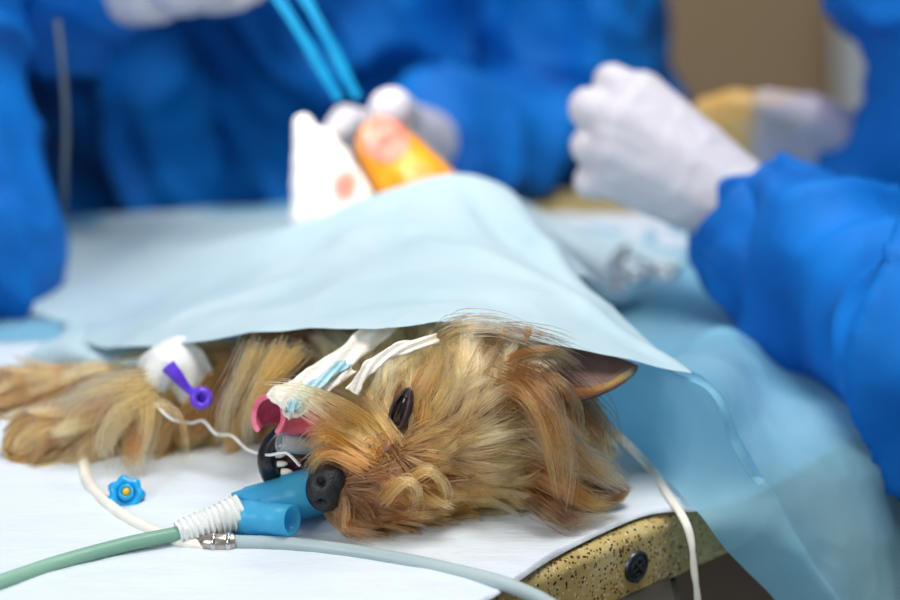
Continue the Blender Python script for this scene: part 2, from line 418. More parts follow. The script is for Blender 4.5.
# skull, brow, muzzle
ellipsoid(D, W(505, 424, 0.030), (0.040, 0.044, 0.042))
ellipsoid(D, W(465, 425, 0.012), (0.038, 0.036, 0.041))
ellipsoid(D, W(425, 432, 0.004), (0.032, 0.030, 0.036))
ball_chain(D, W(410, 462, -0.008), 0.027, W(350, 484, -0.024), 0.0185)
ball_chain(D, W(350, 486, -0.024), 0.0175, W(333, 489, -0.030), 0.0125)
ball_chain(D, W(365, 480, -0.018), 0.020, W(352, 490, -0.022), 0.016)
ellipsoid(D, W(400, 490, 0.0), (0.030, 0.024, 0.018))
# lower jaw, open, its tip behind and to the left of the nose
ball_chain(D, W(400, 452, 0.030), 0.020, W(318, 452, 0.022), 0.012)
ball_chain(D, W(318, 454, 0.022), 0.012, W(290, 458, 0.020), 0.010)
# neck and trunk under the sheet
ball_chain(D, W(515, 424, 0.05), 0.038, P(-0.01, 0.12, 0.044), 0.038)
ball_chain(D, P(-0.03, 0.11, 0.040), 0.036, P(-0.085, 0.125, 0.036), 0.034)
ball_chain(D, P(-0.03, 0.13, 0.042), 0.038, P(0.0, 0.29, 0.048), 0.042)
ellipsoid(D, P(0.000, 0.26, 0.050), (0.046, 0.070, 0.046))
# forelegs stretched to the left
ball_chain(D, P(-0.075, 0.125, 0.030), 0.026, W(170, 402, 0.10), 0.019)
ball_chain(D, W(170, 402, 0.10), 0.019, W(100, 425, 0.088), 0.017)
ball_chain(D, W(100, 428, 0.088), 0.018, W(50, 442, 0.082), 0.0185)
ellipsoid(D, W(42, 446, 0.080), (0.019, 0.017, 0.0135))
ball_chain(D, P(-0.08, 0.15, 0.026), 0.022, W(110, 392, 0.155), 0.016)
ball_chain(D, W(110, 392, 0.155), 0.016, W(0, 400, 0.150), 0.0165)
ball_chain(D, W(0, 400, 0.150), 0.0165, W(-22, 404, 0.148), 0.014)
# raised hind leg under the surgeon's hands, other hind leg and tail lying behind
ball_chain(D, P(0.00, 0.30, 0.065), 0.032, W(402, 172, 0.33), 0.024)
ball_chain(D, W(402, 172, 0.33), 0.024, W(383, 146, 0.33), 0.019)
ball_chain(D, P(0.01, 0.31, 0.03), 0.022, P(0.03, 0.33, 0.018), 0.013)
ball_chain(D, P(0.02, 0.35, 0.03), 0.010, P(0.0, 0.42, 0.015), 0.006)
def dog_disp(p, n): return n * (0.0006 * noise.noise(p * 120))

M_dogskin = simple('fur_covered_skin', (96, 62, 36), (126, 84, 48), 60, 0.8, 0.6, 600)
def wound_mat():
    M = NT('iodine_stained_skin'); b = M.b; b.inputs['Roughness'].default_value = 0.35
    t = M.tex(38, 4); r = M.ramp(t.outputs['Fac'], [(0.35, lin((214, 128, 10))), (0.6, lin((238, 160, 20)))])
    M.l.new(r.outputs[0], b.inputs['Base Color']); return M.m
M_iod = wound_mat()
M_wound = simple('raw_wound', (222, 104, 84), (246, 196, 176), 50, 0.25)
dog = fuse('dog', D, 0.0022, 6, [M_dogskin, M_iod, M_wound], disp=dog_disp)
tag(dog, 'sleeping golden long-haired terrier lying on its side on the white pad', 'dog')
wc = W(385, 133, 0.312)
for f in dog.data.polygons:
    c = f.center
    if c.z > TZ + 0.088 and c.y > 0.27 and not (c.x > 0.04): f.material_index = 1
    if f.material_index == 1 and (c - wc).length < 0.019: f.material_index = 2
DV = np.array([v.co for v in dog.data.vertices]); 
BVH = BVHTree.FromPolygons([v.co for v in dog.data.vertices], [p.vertices[:] for p in dog.data.polygons])
def snap(px, py, off=0.0):      # first point of the dog's skin met along that line of sight
    r = ray(px, py).normalized(); h = BVH.ray_cast(CAMP, r)
    if h[0] is None:
        q = W(px, py, 0.0); h = BVH.find_nearest(q)
        return h[0] + h[1] * off, h[1]
    return h[0] + h[1] * off, h[1]

# ---- nose leather
M_nose = simple('black_nose_leather', (4, 8, 16), (11, 17, 28), 300, 0.42, 0.8, 900)
NB = bmesh.new(); nc = W(325, 488, -0.037)
rot = Matrix.Rotation(math.radians(-28), 3, 'Z')
ellipsoid(NB, nc, (0.0095, 0.0110, 0.0122), rot)
ellipsoid(NB, nc + Vector((0.002, 0.003, 0.004)), (0.0108, 0.0105, 0.0098), rot)
ellipsoid(NB, nc + Vector((0.001, 0.002, -0.005)), (0.0094, 0.009, 0.0082), rot)
def nostril(p, n):
    d = Vector((0, 0, 0))
    for q in (W(320, 482, -0.046), W(321, 504, -0.045)):
        r = (p - q); rr = math.hypot(r.x * 1.0, r.z * 1.1)
        if p.y < nc.y + 0.004: d -= n * 0.0052 * math.exp(-(rr / 0.0026) ** 2)
    return d
fuse('nose', NB, 0.0007, 3, M_nose, dog, disp=nostril)
bmn = bmesh.new()
for q in ((319.5, 482), (321, 505)):
    c = W(q[0], q[1], -0.0412); ellipsoid(bmn, c, (0.0026, 0.0012, 0.0034), Matrix.Rotation(0.5 if q[1] < 490 else -0.6, 3, 'Y'), 2)
bm_obj('nostrils', bmn, simple('nostril_dark', (5, 5, 7), rough=0.7), dog)

# ---- eye: half-closed slit with dark lids
M_eye = simple('wet_eyeball', (16, 10, 8), (34, 22, 18), 100, 0.05)
M_lid = simple('dark_eyelid', (30, 20, 26), (70, 46, 54), 250, 0.4, 0.5, 700)
M_lidpink = simple('pink_eye_corner', (120, 80, 74), (158, 112, 100), 250, 0.4)
ep, en = snap(401, 414)
eye_axis = (W(411, 389, ep.y) - W(392, 442, ep.y)).normalized()
eye_side = en.cross(eye_axis).normalized()
def eye_pt(a, b, h):            # a along slit, b across, h outwards (metres)
    q = ep + eye_axis * a + eye_side * b
    return q + en * h
EB = bmesh.new(); em = Matrix((eye_side, eye_axis, en)).transposed()
ellipsoid(EB, ep + en * 0.0004, (0.0058, 0.0150, 0.0022), em); bm_obj('eye_rim', EB, M_lid, dog)
EB = bmesh.new(); ellipsoid(EB, ep + en * 0.0014, (0.0036, 0.0105, 0.0026), em)
bm_obj('eyeball', EB, M_eye, dog)
for sgn, bb, rr_ in ((1, 0.0040, 0.0010), (-1, 0.0046, 0.0014)):
    L = bmesh.new(); path = []
    for t in np.linspace(-1, 1, 15):
        path.append(eye_pt(t * 0.0142, sgn * bb * (1 - t * t) ** 0.8, 0.0036 - 0.0022 * t * t))
    tube(L, crom(path, 30), [0.0005, rr_, rr_ * 1.1, rr_, 0.0005], 10); bm_obj('eyelid', L, M_lid, dog)
L = bmesh.new(); tube(L, crom([snap(392, 440, 0.002)[0], snap(389, 449, 0.003)[0], snap(382, 455, 0.003)[0]], 12), [0.0010, 0.0019, 0.0008], 10)
bm_obj('tear_duct', L, M_lidpink, dog)

# ---- ears
def ear(name, base_a, base_b, tip, back, bulge, mat, matr, thick=0.0018, ny=14):
    """leaf-shaped leather ear: a base edge, a tip, and an inward cup"""
    base_a, base_b, tip = Vector(base_a), Vector(base_b), Vector(tip)
    nu, nv = 24, ny; V = []
    for i in range(nu):
        t = i / (nu - 1)
        wdt = (1 - t ** 1.6) ** 0.75 if t < 1 else 0
        mid = ((base_a + base_b) / 2).lerp(tip, t)
        half = (base_b - base_a) / 2 * max(wdt, 0.01)
        for j in range(nv):
            s = -1 + 2 * j / (nv - 1)
            p = mid + half * s + Vector(back) * (bulge * (1 - s * s) * (1 - t * 0.6) * wdt)
            V.append(p)
    F = [(i * nv + j, i * nv + j + 1, (i + 1) * nv + j + 1, (i + 1) * nv + j) for i in range(nu - 1) for j in range(nv - 1)]
    o = mesh_obj(name, V, F, [mat], dog)
    s = o.modifiers.new('t', 'SOLIDIFY'); s.thickness = thick; s.offset = 0
    return o
def ear_mat():
    M = NT('ear_skin'); b = M.b; b.inputs['Roughness'].default_value = 0.75
    t = M.tex(120, 5); r = M.ramp(t.outputs['Fac'], [(0.3, lin((92, 70, 66))), (0.7, lin((116, 90, 84)))])
    M.l.new(r.outputs[0], b.inputs['Base Color']); M.b.inputs['Subsurface Weight'].default_value = 0.1; M.b.inputs['Subsurface Scale'].default_value = 0.004
    t2 = M.tex(700, 2); M.bump(t2.outputs['Fac'], 0.5, 0.0006); return M.m
M_ear = ear_mat()
ear_up = ear('ear', W(535, 346, 0.034), W(566, 403, -0.008), W(638, 367, 0.034), (0.1, 1, 0.1), 0.010, M_ear, None)
ear_lo = ear('ear', W(560, 468, 0.015), W(566, 506, 0.000), W(628, 489, 0.006), (0, 0.9, 0.4), 0.008, M_ear, None)

# ---- mouth: lip ring of the lower jaw, gums, teeth, tongue
M_lip = simple('black_wet_lip', (14, 15, 18), (34, 34, 40), 120, 0.22)
M_gum = simple('mouth_lining', (58, 22, 30), (96, 44, 52), 120, 0.3)
M_tooth = simple('ivory_tooth', (226, 214, 194), (240, 232, 216), 90, 0.25)
def tongue_mat():
    M = NT('tongue_pink'); b = M.b; b.inputs['Roughness'].default_value = 0.38
    t = M.tex(160, 4); r = M.ramp(t.outputs['Fac'], [(0.3, lin((196, 82, 112))), (0.7, lin((222, 112, 140)))])
    M.l.new(r.outputs[0], b.inputs['Base Color']); b.inputs['Subsurface Weight'].default_value = 0.25; b.inputs['Subsurface Scale'].default_value = 0.004
    t2 = M.tex(900, 2); M.bump(t2.outputs['Fac'], 0.4, 0.0005); return M.m
M_tongue = tongue_mat()
LB = bmesh.new()
tube(LB, crom([W(306, 426, -0.004), W(286, 430, -0.006), W(271, 446, -0.006), W(268, 464, -0.007), W(276, 482, -0.006), W(294, 490, -0.004), W(310, 486, -0.002)], 40), [0.0025, 0.0042, 0.0052, 0.0056, 0.005, 0.0036, 0.0025], 14)
lip = bm_obj('lip', LB, M_lip, dog)
GB = bmesh.new(); ellipsoid(GB, W(296, 458, 0.006), (0.0125, 0.0095, 0.0145)); bm_obj('mouth_lining', GB, M_gum, dog)
for k, (a, b_, s) in enumerate(((279, 437, 1.0), (277, 446, 1.0), (276, 455, 1.1), (278, 464, 1.1), (282, 472, 1.2), (288, 480, 1.5), (302, 477, 1.3))):
    tb = bmesh.new(); p = W(a, b_, -0.0085); q = p + Vector((0.0045, -0.001, 0.0006)) * s
    tube(tb, [p - Vector((0.0006, 0, 0)), p, p.lerp(q, 0.6), q], [0.0011 * s, 0.0016 * s, 0.0014 * s, 0.0005], 10); bm_obj('tooth', tb, M_tooth, dog)
# tongue: a thick curled tongue, out of the mouth over the jaw and tipping down
nv = 19
cl = crom([W(336, 436, 0.006), W(312, 428, -0.003), W(292, 420, -0.012), W(276, 416, -0.020), W(268, 416, -0.027)], 40)
cw = np.interp(np.linspace(0, 1, 40), [0, 0.3, 0.7, 1], [0.0080, 0.0100, 0.0110, 0.0104])
V = []
for i in range(40):
    t = Vector(cl[min(i + 1, 39)] - cl[max(i - 1, 0)]).normalized(); up = Vector((-0.1, -0.15, 1.0)); up = (up - t * up.dot(t)).normalized(); side = t.cross(up)
    f = i / 39
    for j in range(nv):
        a = -1 + 2 * j / (nv - 1); ang = a * math.radians(92 + 55 * f)
        rx = cw[i]; p = Vector(cl[i]) + side * (math.sin(ang) * rx * (0.95 - 0.15 * f)) + up * (math.cos(ang) * rx * 0.95)
        V.append(p + Vector((noise.noise(p * 200), 0, noise.noise(p * 180))) * 0.0005)
F = [(i * nv + j, i * nv + j + 1, (i + 1) * nv + j + 1, (i + 1) * nv + j) for i in range(39) for j in range(nv - 1)]
tg = mesh_obj('tongue', V, F, M_tongue, dog)
s = tg.modifiers.new('t', 'SOLIDIFY'); s.thickness = 0.0030; s.offset = 0
s = tg.modifiers.new('s', 'SUBSURF'); s.levels = 1; s.render_levels = 2

# ------------------------------------------------------------------ fur
def hair_mat(name, rough=0.32):
    M = NT(name); M.n.remove(M.b)
    h = M.node('ShaderNodeBsdfHairPrincipled'); h.parametrization = 'COLOR'
    at = M.node('ShaderNodeAttribute'); at.attribute_name = 'fur_colour'
    M.l.new(at.outputs['Color'], h.inputs['Color'])
    h.inputs['Roughness'].default_value = rough; h.inputs['Radial Roughness'].default_value = 0.5
    try: h.inputs['Random Roughness'].default_value = 0.2
    except Exception: pass
    M.l.new(h.outputs[0], M.out.inputs[0]); return M.m
M_hair = hair_mat('golden_fur')
CAM_R = np.array([1.0, 0, 0]); CAM_U = np.array([0, math.sin(PITCH), math.cos(PITCH)]); CAM_T = np.array([0, -math.cos(PITCH), math.sin(PITCH)])
PAL = {'tan': lin((214, 158, 92)), 'gold': lin((202, 142, 80)), 'pale': lin((236, 200, 150)), 'grey': lin((200, 176, 142)),
       'rust': lin((158, 100, 54)), 'dark': lin((92, 66, 46)), 'black': lin((44, 32, 26)), 'cream': lin((240, 216, 178))}

def to_px(A):
    d = A - np.array(CAMP); f = -CAM_T
    z = d @ f; return 450 + FPX * (d @ CAM_R) / z, 300 - FPX * (d @ CAM_U) / z

# distance field of the dog's skin, sampled once, so that strands lie on it
lo = np.array([-0.30, -0.07, TZ - 0.01]); hi = np.array([0.14, 0.22, TZ + 0.13]); CELL = 0.005
dims = np.ceil((hi - lo) / CELL).astype(int) + 1
SDF = np.empty(dims); SN = np.empty((*dims, 3))
for ix in range(dims[0]):
    for iy in range(dims[1]):
        for iz in range(dims[2]):
            q = Vector(lo + CELL * np.array([ix, iy, iz])); h = BVH.find_nearest(q)
            dq = q - h[0]; sgn = 1.0 if dq.dot(h[1]) >= 0 else -1.0
            SDF[ix, iy, iz] = sgn * dq.length; SN[ix, iy, iz] = h[1]
def sdf(P_):
    g = np.clip((P_ - lo) / CELL, 0, dims - 1.001); b = g.astype(int); f = g - b; d = 0; n = 0
    for a in (0, 1):
        for e in (0, 1):
            for c in (0, 1):
                w_ = (f[:, 0] if a else 1 - f[:, 0]) * (f[:, 1] if e else 1 - f[:, 1]) * (f[:, 2] if c else 1 - f[:, 2])
                d = d + w_ * SDF[b[:, 0] + a, b[:, 1] + e, b[:, 2] + c]; n = n + w_[:, None] * SN[b[:, 0] + a, b[:, 1] + e, b[:, 2] + c]
    return d, n / (np.linalg.norm(n, axis=1, keepdims=True) + 1e-9)

def groom(name, src, N, guides, keep, rad=0.00011, npt=8, clump_n=900, clump=0.55, seed=1, parent=None, jit=0.25, power=3.0, collide=True, tip=0.25, faces=None):
    """guides: (px, py, du, dv, toward, length, lift, gravity, colour_root, colour_tip)"""
    r = np.random.default_rng(seed)
    me = src.data; me.calc_loop_triangles()
    tri = np.array([t.vertices[:] for t in me.loop_triangles]); vc = np.array([v.co[:] for v in me.vertices])
    vn = np.array([v.normal[:] for v in me.vertices])
    cen = vc[tri].mean(axis=1); u_, v_ = to_px(cen); fn = np.cross(vc[tri[:, 1]] - vc[tri[:, 0]], vc[tri[:, 2]] - vc[tri[:, 0]])
    ar = np.linalg.norm(fn, axis=1); fn /= ar[:, None] + 1e-12
    wgt = ar * keep(u_, v_, cen, fn)
    wgt /= wgt.sum()
    idx = r.choice(len(tri), N, p=wgt); a = r.random(N); b = r.random(N); fl = a + b > 1; a[fl] = 1 - a[fl]; b[fl] = 1 - b[fl]
    t = tri[idx]; root = vc[t[:, 0]] * (1 - a - b)[:, None] + vc[t[:, 1]] * a[:, None] + vc[t[:, 2]] * b[:, None]
    nrm = vn[t[:, 0]] + vn[t[:, 1]] + vn[t[:, 2]]; nrm /= np.linalg.norm(nrm, axis=1, keepdims=True)
    gu = np.array([[g[0], g[1]] for g in guides], float)
    gd = np.array([g[2] * CAM_R - g[3] * CAM_U + g[4] * CAM_T for g in guides]); gd /= np.linalg.norm(gd, axis=1, keepdims=True)
    gp = np.array([[g[5], g[6], g[7]] for g in guides]); gc0 = np.array([PAL[g[8]][:3] for g in guides]); gc1 = np.array([PAL[g[9]][:3] for g in guides])
    pu, pv = to_px(root); d2 = (pu[:, None] - gu[None, :, 0]) ** 2 + (pv[:, None] - gu[None, :, 1]) ** 2
    wg = 1 / (d2 + 60) ** (power / 2); wg /= wg.sum(axis=1, keepdims=True)
    direc = wg @ gd; prm = wg @ gp; c0 = wg @ gc0; c1 = wg @ gc1
    # clumps
    cidx = r.choice(N, clump_n, replace=False); cr = root[cidx]
    own = np.empty(N, int)
    for s in range(0, N, 4000):
        dd = ((root[s:s + 4000, None, :] - cr[None]) ** 2).sum(axis=2); own[s:s + 4000] = dd.argmin(axis=1)
    cj = r.normal(0, 1, (clump_n, 3)); hj = r.normal(0, 1, (N, 3))
    direc = direc + cj[own] * jit * 0.8 + hj * jit * 0.45
    direc -= nrm * (direc * nrm).sum(axis=1, keepdims=True); direc /= np.linalg.norm(direc, axis=1, keepdims=True) + 1e-9
    L = prm[:, 0] * (0.75 + 0.35 * r.random(N)) * (0.8 + 0.4 * r.random(clump_n))[own]
    lift = prm[:, 1] * (0.8 + 0.4 * r.random(N)); grav = prm[:, 2]
    pts = np.empty((N, npt, 3)); pts[:, 0] = root - nrm * 0.0006
    curl = r.normal(0, 1, (clump_n, 3))[own]
    g = np.array([0, 0, -1.0]); step = L / (npt - 1); cur = direc.copy(); nn = nrm.copy()
    for k in range(1, npt):
        f = (k - 1) / (npt - 2)
        v = cur + nn * (lift * (1 - f) ** 1.5)[:, None] + g * (grav * f)[:, None] + curl * (0.30 * f) + r.normal(0, 0.05, (N, 3))
        v /= np.linalg.norm(v, axis=1, keepdims=True)
        pts[:, k] = pts[:, k - 1] + v * step[:, None]
        if collide:
            s_, n_ = sdf(pts[:, k]); mn = 0.0012 + 0.0025 * f
            pts[:, k] += n_ * np.maximum(mn - s_, 0)[:, None]
            near = (s_ < 0.012)[:, None]; nn = np.where(near, n_, nn)
            c = cur - n_ * (cur * n_).sum(axis=1, keepdims=True) * 0.5; c /= np.linalg.norm(c, axis=1, keepdims=True) + 1e-9
            cur = np.where(near, c, cur)
        pts[:, k, 2] = np.maximum(pts[:, k, 2], TZ + 0.0032 + 0.0006 * r.random(N))
    cp = pts[cidx][own]
    for k in range(1, npt):
        f = clump * (k / (npt - 1)) ** 1.2
        rel = cp[:, k] - pts[:, k]
        pts[:, k] += rel * f
    # colours
    tone = (1 + 0.46 * r.normal(0, 1, clump_n))[own] + 0.30 * r.normal(0, 1, N); tone = np.clip(tone, 0.18, 1.9)
    blond = np.clip(r.normal(0, 0.4, clump_n)[own], -0.2, 0.8)
    col = np.empty((N, npt, 4)); col[..., 3] = 1
    pal = np.array(PAL['cream'][:3])
    for k in range(npt):
        f = (k / (npt - 1)) ** 0.8
        c = c0 * (1 - f) + c1 * f
        c = c * tone[:, None]; bl = np.clip(blond, 0, 1)[:, None] * f * 0.6
        col[:, k, :3] = np.clip((c * (1 - bl) + pal * bl) * np.array([0.96, 0.75, 0.56]), 0.004, 0.9)
    return hair_object(name, pts, col, rad * (0.75 + 0.5 * r.random(N)), tip, parent)

def hair_object(name, pts, col, rads, tip, parent=None):
    N, npt = pts.shape[:2]
    hc = bpy.data.hair_curves.new(name); hc.add_curves([npt] * N)
    hc.attributes['position'].data.foreach_set('vector', pts.reshape(-1).astype(np.float32))
    ra = hc.attributes.get('radius') or hc.attributes.new('radius', 'FLOAT', 'POINT')
    prof = np.array([1 - (1 - tip) * (k / (npt - 1)) ** 1.5 for k in range(npt)])
    ra.data.foreach_set('value', (rads[:, None] * prof[None]).reshape(-1).astype(np.float32))
    ca = hc.attributes.new('fur_colour', 'FLOAT_COLOR', 'POINT'); ca.data.foreach_set('color', col.reshape(-1).astype(np.float32))
    hc.materials.append(M_hair)
    o = bpy.data.objects.new(name, hc); COL.objects.link(o)
    o.parent = parent or dog; o['kind'] = 'stuff'
    return o

def locks(name, specs, rad=0.00018, seed=9, npt=14, parent=None):
    """long separate locks that follow their own line: (points, strands, spread at root, at tip, root colour, tip colour)"""
    r = np.random.default_rng(seed); PP, CC, RR = [], [], []
    for path, n, s0, s1, ca, cb in specs:
        c = crom(path, npt)
        f = np.linspace(0, 1, npt)
        off = r.normal(0, 1, (n, 3)); off2 = off * 0.6 + r.normal(0, 1, (n, 3)) * 0.6
        sp = (s0 * (1 - f))[None, :, None] * off[:, None] + (s1 * f)[None, :, None] * off2[:, None]
        wob = r.normal(0, 1, (n, 3))[:, None] * np.sin(f * math.pi * 1.3 + 1)[None, :, None] * 0.0008
        cut = 0.7 + 0.3 * r.random(n)
        base = c[None] + sp + wob
        # shorten some strands by resampling
        q = np.empty((n, npt, 3))
        for i in range(n):
            u_ = f * cut[i] * (npt - 1); b_ = np.minimum(u_.astype(int), npt - 2); w_ = (u_ - b_)[:, None]
            q[i] = base[i][b_] * (1 - w_) + base[i][b_ + 1] * w_
        q[..., 2] = np.maximum(q[..., 2], TZ + 0.0032)
        tone = np.clip(1 + 0.45 * r.normal(0, 1, n), 0.25, 1.9)
        a_, b_ = np.array(PAL[ca][:3]), np.array(PAL[cb][:3])
        col = np.ones((n, npt, 4)); col[..., :3] = np.clip((a_[None, None] * (1 - f)[None, :, None] + b_[None, None] * f[None, :, None]) * tone[:, None, None] * np.array([0.96, 0.75, 0.56]), 0.004, 0.9)
        PP.append(q); CC.append(col); RR.append(rad * (0.7 + 0.6 * r.random(n)))
    return hair_object(name, np.concatenate(PP), np.concatenate(CC), np.concatenate(RR), 0.2, parent)
def S(px, py, off):             # on the coat, off metres above the skin
    q, n = snap(px, py); return q - Vector(ray(px, py)).normalized() * off

HEAD = [  # px, py, du, dv, toward, length, lift, gravity, root colour, tip colour
    (345, 470, 0.3, -1.0, 0.2, 0.014, 0.30, 0.0, 'dark', 'rust'),
    (345, 505, 0.4, 0.9, 0.2, 0.018, 0.45, 0.3, 'dark', 'rust'),
    (360, 485, 1.0, 0.25, 0.2, 0.016, 0.35, 0.0, 'dark', 'rust'),
    (370, 520, 0.7, 0.7, 0.3, 0.024, 0.5, 0.4, 'black', 'rust'),
    (400, 505, 1.0, 0.35, 0.3, 0.022, 0.45, 0.2, 'dark', 'gold'),
    (350, 450, -0.5, -0.9, 0.1, 0.024, 0.3, 0.0, 'gold', 'tan'),
    (375, 450, -0.8, -0.7, 0.1, 0.034, 0.35, 0.0, 'gold', 'pale'),
    (330, 440, -0.7, -0.6, 0.1, 0.028, 0.3, 0.0, 'gold', 'pale'),
    (375, 420, -0.45, -0.9, 0.1, 0.022, 0.2, 0.0, 'tan', 'pale'),
    (380, 385, -0.25, -1.0, 0.0, 0.026, 0.2, 0.0, 'tan', 'pale'),
    (360, 370, -0.7, -0.6, 0.0, 0.034, 0.3, 0.2, 'tan', 'pale'),
    (420, 400, 0.25, -1.0, 0.1, 0.028, 0.2, 0.0, 'tan', 'tan'),
    (415, 350, -0.2, -1.0, 0.0, 0.032, 0.2, 0.1, 'tan', 'pale'),
    (400, 470, 0.6, 0.5, 0.1, 0.016, 0.25, 0.0, 'rust', 'gold'),
    (430, 450, 0.7, -0.5, 0.1, 0.022, 0.25, 0.0, 'gold', 'tan'),
    (445, 480, 0.9, 0.4, 0.1, 0.024, 0.3, 0.1, 'dark', 'gold'),
    (450, 410, 0.45, -0.9, 0.1, 0.034, 0.25, 0.0, 'gold', 'cream'),
    (455, 360, 0.15, -1.0, 0.0, 0.036, 0.25, 0.1, 'tan', 'cream'),
    (490, 400, 0.55, -0.8, 0.1, 0.040, 0.25, 0.1, 'grey', 'cream'),
    (490, 350, 0.6, -0.7, 0.0, 0.036, 0.3, 0.2, 'tan', 'grey'),
    (490, 450, 0.95, -0.1, 0.1, 0.042, 0.3, 0.15, 'tan', 'cream'),
    (480, 500, 0.8, 0.6, 0.1, 0.034, 0.3, 0.3, 'tan', 'pale'),
    (440, 510, 0.8, 0.5, 0.2, 0.026, 0.3, 0.3, 'rust', 'tan'),
    (530, 400, 0.9, -0.2, 0.0, 0.042, 0.3, 0.25, 'grey', 'grey'),
    (530, 440, 1.0, 0.15, 0.0, 0.046, 0.3, 0.25, 'dark', 'pale'),
    (530, 490, 1.0, 0.5, 0.0, 0.042, 0.3, 0.3, 'dark', 'tan'),
    (540, 360, 0.5, 0.4, 0.2, 0.034, 0.4, 0.3, 'dark', 'gold'),
    (570, 400, 0.4, 0.8, 0.1, 0.050, 0.4, 0.5, 'dark', 'gold'),
    (580, 440, 0.9, 0.5, 0.0, 0.042, 0.3, 0.4, 'black', 'dark'),  # shade between cheek and ears put into the fur colour
    (580, 490, 1.0, 0.35, 0.0, 0.034, 0.25, 0.3, 'dark', 'gold'),
]
def keep_head(u, v, c, n):
    k = ((u > 322) & (c[:, 1] < 0.085)).astype(float)
    k *= np.where((u - 401) ** 2 / 9 ** 2 + (v - 414) ** 2 / 27 ** 2 < 1, 0.0, 1.0)
    k *= np.where((u < 348) & (v > 464) & (v < 512) & ((u - 326) ** 2 + (v - 489) ** 2 < 17 ** 2), 0.0, 1.0)
    k *= np.where((u < 335) & (v < 470) & (c[:, 1] > 0.0), 0.05, 1.0)
    k *= np.where(n @ -CAM_T > 0.35, 0.25, 1.0)
    return k
groom('head_fur', dog, 40000, HEAD, keep_head, 0.00021, 11, 2000, 0.60, 3, jit=0.15, power=3.6)

BODY = [
    (300, 380, -0.4, 0.6, 0.1, 0.05, 0.3, 0.5, 'dark', 'tan'),
    (330, 350, -0.6, 0.5, 0.1, 0.04, 0.3, 0.4, 'black', 'black'),
    (310, 355, -0.6, 0.5, 0.1, 0.03, 0.3, 0.4, 'black', 'dark'),
    (260, 370, -0.45, 0.9, 0.2, 0.055, 0.35, 0.5, 'dark', 'gold'),
    (320, 372, -0.6, 0.5, 0.1, 0.03, 0.3, 0.4, 'black', 'black'),
    (290, 344, -0.6, 0.5, 0.1, 0.03, 0.3, 0.4, 'black', 'black'),
    (345, 370, -0.6, 0.5, 0.1, 0.03, 0.3, 0.4, 'black', 'black'),
    (225, 360, -0.5, 0.9, 0.2, 0.055, 0.35, 0.5, 'rust', 'tan'),
    (250, 420, -0.3, 1.0, 0.2, 0.045, 0.35, 0.5, 'dark', 'gold'),
    (200, 420, -0.4, 1.0, 0.3, 0.040, 0.35, 0.5, 'dark', 'tan'),
    (160, 400, -0.75, 0.7, 0.2, 0.045, 0.35, 0.35, 'tan', 'grey'),
    (140, 440, -0.5, 0.9, 0.2, 0.040, 0.3, 0.4, 'dark', 'tan'),
    (120, 390, -1.0, 0.25, 0.1, 0.045, 0.35, 0.2, 'gold', 'pale'),
    (100, 430, -0.9, 0.55, 0.2, 0.036, 0.3, 0.3, 'gold', 'grey'),
    (70, 410, -1.0, 0.2, 0.1, 0.034, 0.3, 0.1, 'tan', 'pale'),
    (55, 445, -0.9, 0.5, 0.1, 0.016, 0.2, 0.2, 'gold', 'tan'),
    (30, 455, -0.8, 0.6, 0.1, 0.010, 0.2, 0.1, 'rust', 'gold'),
    (20, 390, -1.0, 0.2, 0.1, 0.022, 0.3, 0.1, 'dark', 'gold'),
    (-20, 400, -1.0, 0.3, 0.1, 0.018, 0.3, 0.1, 'dark', 'gold'),
]
def keep_body(u, v, c, n):
    k = ((u < 350) & (u > -80) & (c[:, 1] > 0.035) & (c[:, 1] < 0.19)).astype(float)
    return k * np.where(n @ -CAM_T > 0.4, 0.2, 1.0)
groom('body_fur', dog, 24000, BODY, keep_body, 0.00024, 9, 600, 0.70, 5, jit=0.16)
locks('moustache', [
    ([S(392, 452, .003), S(372, 425, .008), W(340, 402, -.028), W(300, 388, -.030), W(258, 385, -.028)], 46, .0030, .0022, 'gold', 'tan'),
    ([S(388, 450, .003), S(365, 428, .008), W(335, 410, -.030), W(300, 395, -.034), W(272, 392, -.034)], 64, .0036, .0034, 'dark', 'pale'),
    ([S(380, 455, .003), S(355, 436, .008), W(325, 420, -.034), W(308, 408, -.034), W(294, 402, -.034)], 90, .0034, .0040, 'gold', 'pale'),
    ([S(372, 462, .003), S(348, 446, .008), W(326, 434, -.036), W(314, 440, -.038), W(308, 450, -.036)], 120, .0022, .0034, 'gold', 'gold'),
    ([S(362, 468, .003), S(342, 458, .007), W(324, 454, -.038), W(314, 462, -.040), W(309, 470, -.038)], 130, .0020, .0026, 'rust', 'gold'),
    ([S(395, 440, .003), S(370, 405, .007), S(350, 390, .010), W(322, 372, -.012)], 120, .0020, .0040, 'tan', 'pale'),
    ([S(360, 505, .003), S(375, 522, .008), W(392, 532, -.045)], 110, .003, .003, 'dark', 'gold'),
    ([S(385, 500, .003), S(405, 480, .012), S(418, 490, .014), S(415, 512, .012)], 80, .0018, .0016, 'gold', 'pale'),
    ([S(410, 480, .003), S(430, 470, .010), S(446, 490, .013), S(440, 520, .010)], 80, .0018, .0022, 'gold', 'pale'),
    ([S(345, 512, .003), W(350, 528, -.045), W(378, 535, -.048)], 90, .0022, .003, 'rust', 'dark'),
], seed=21)
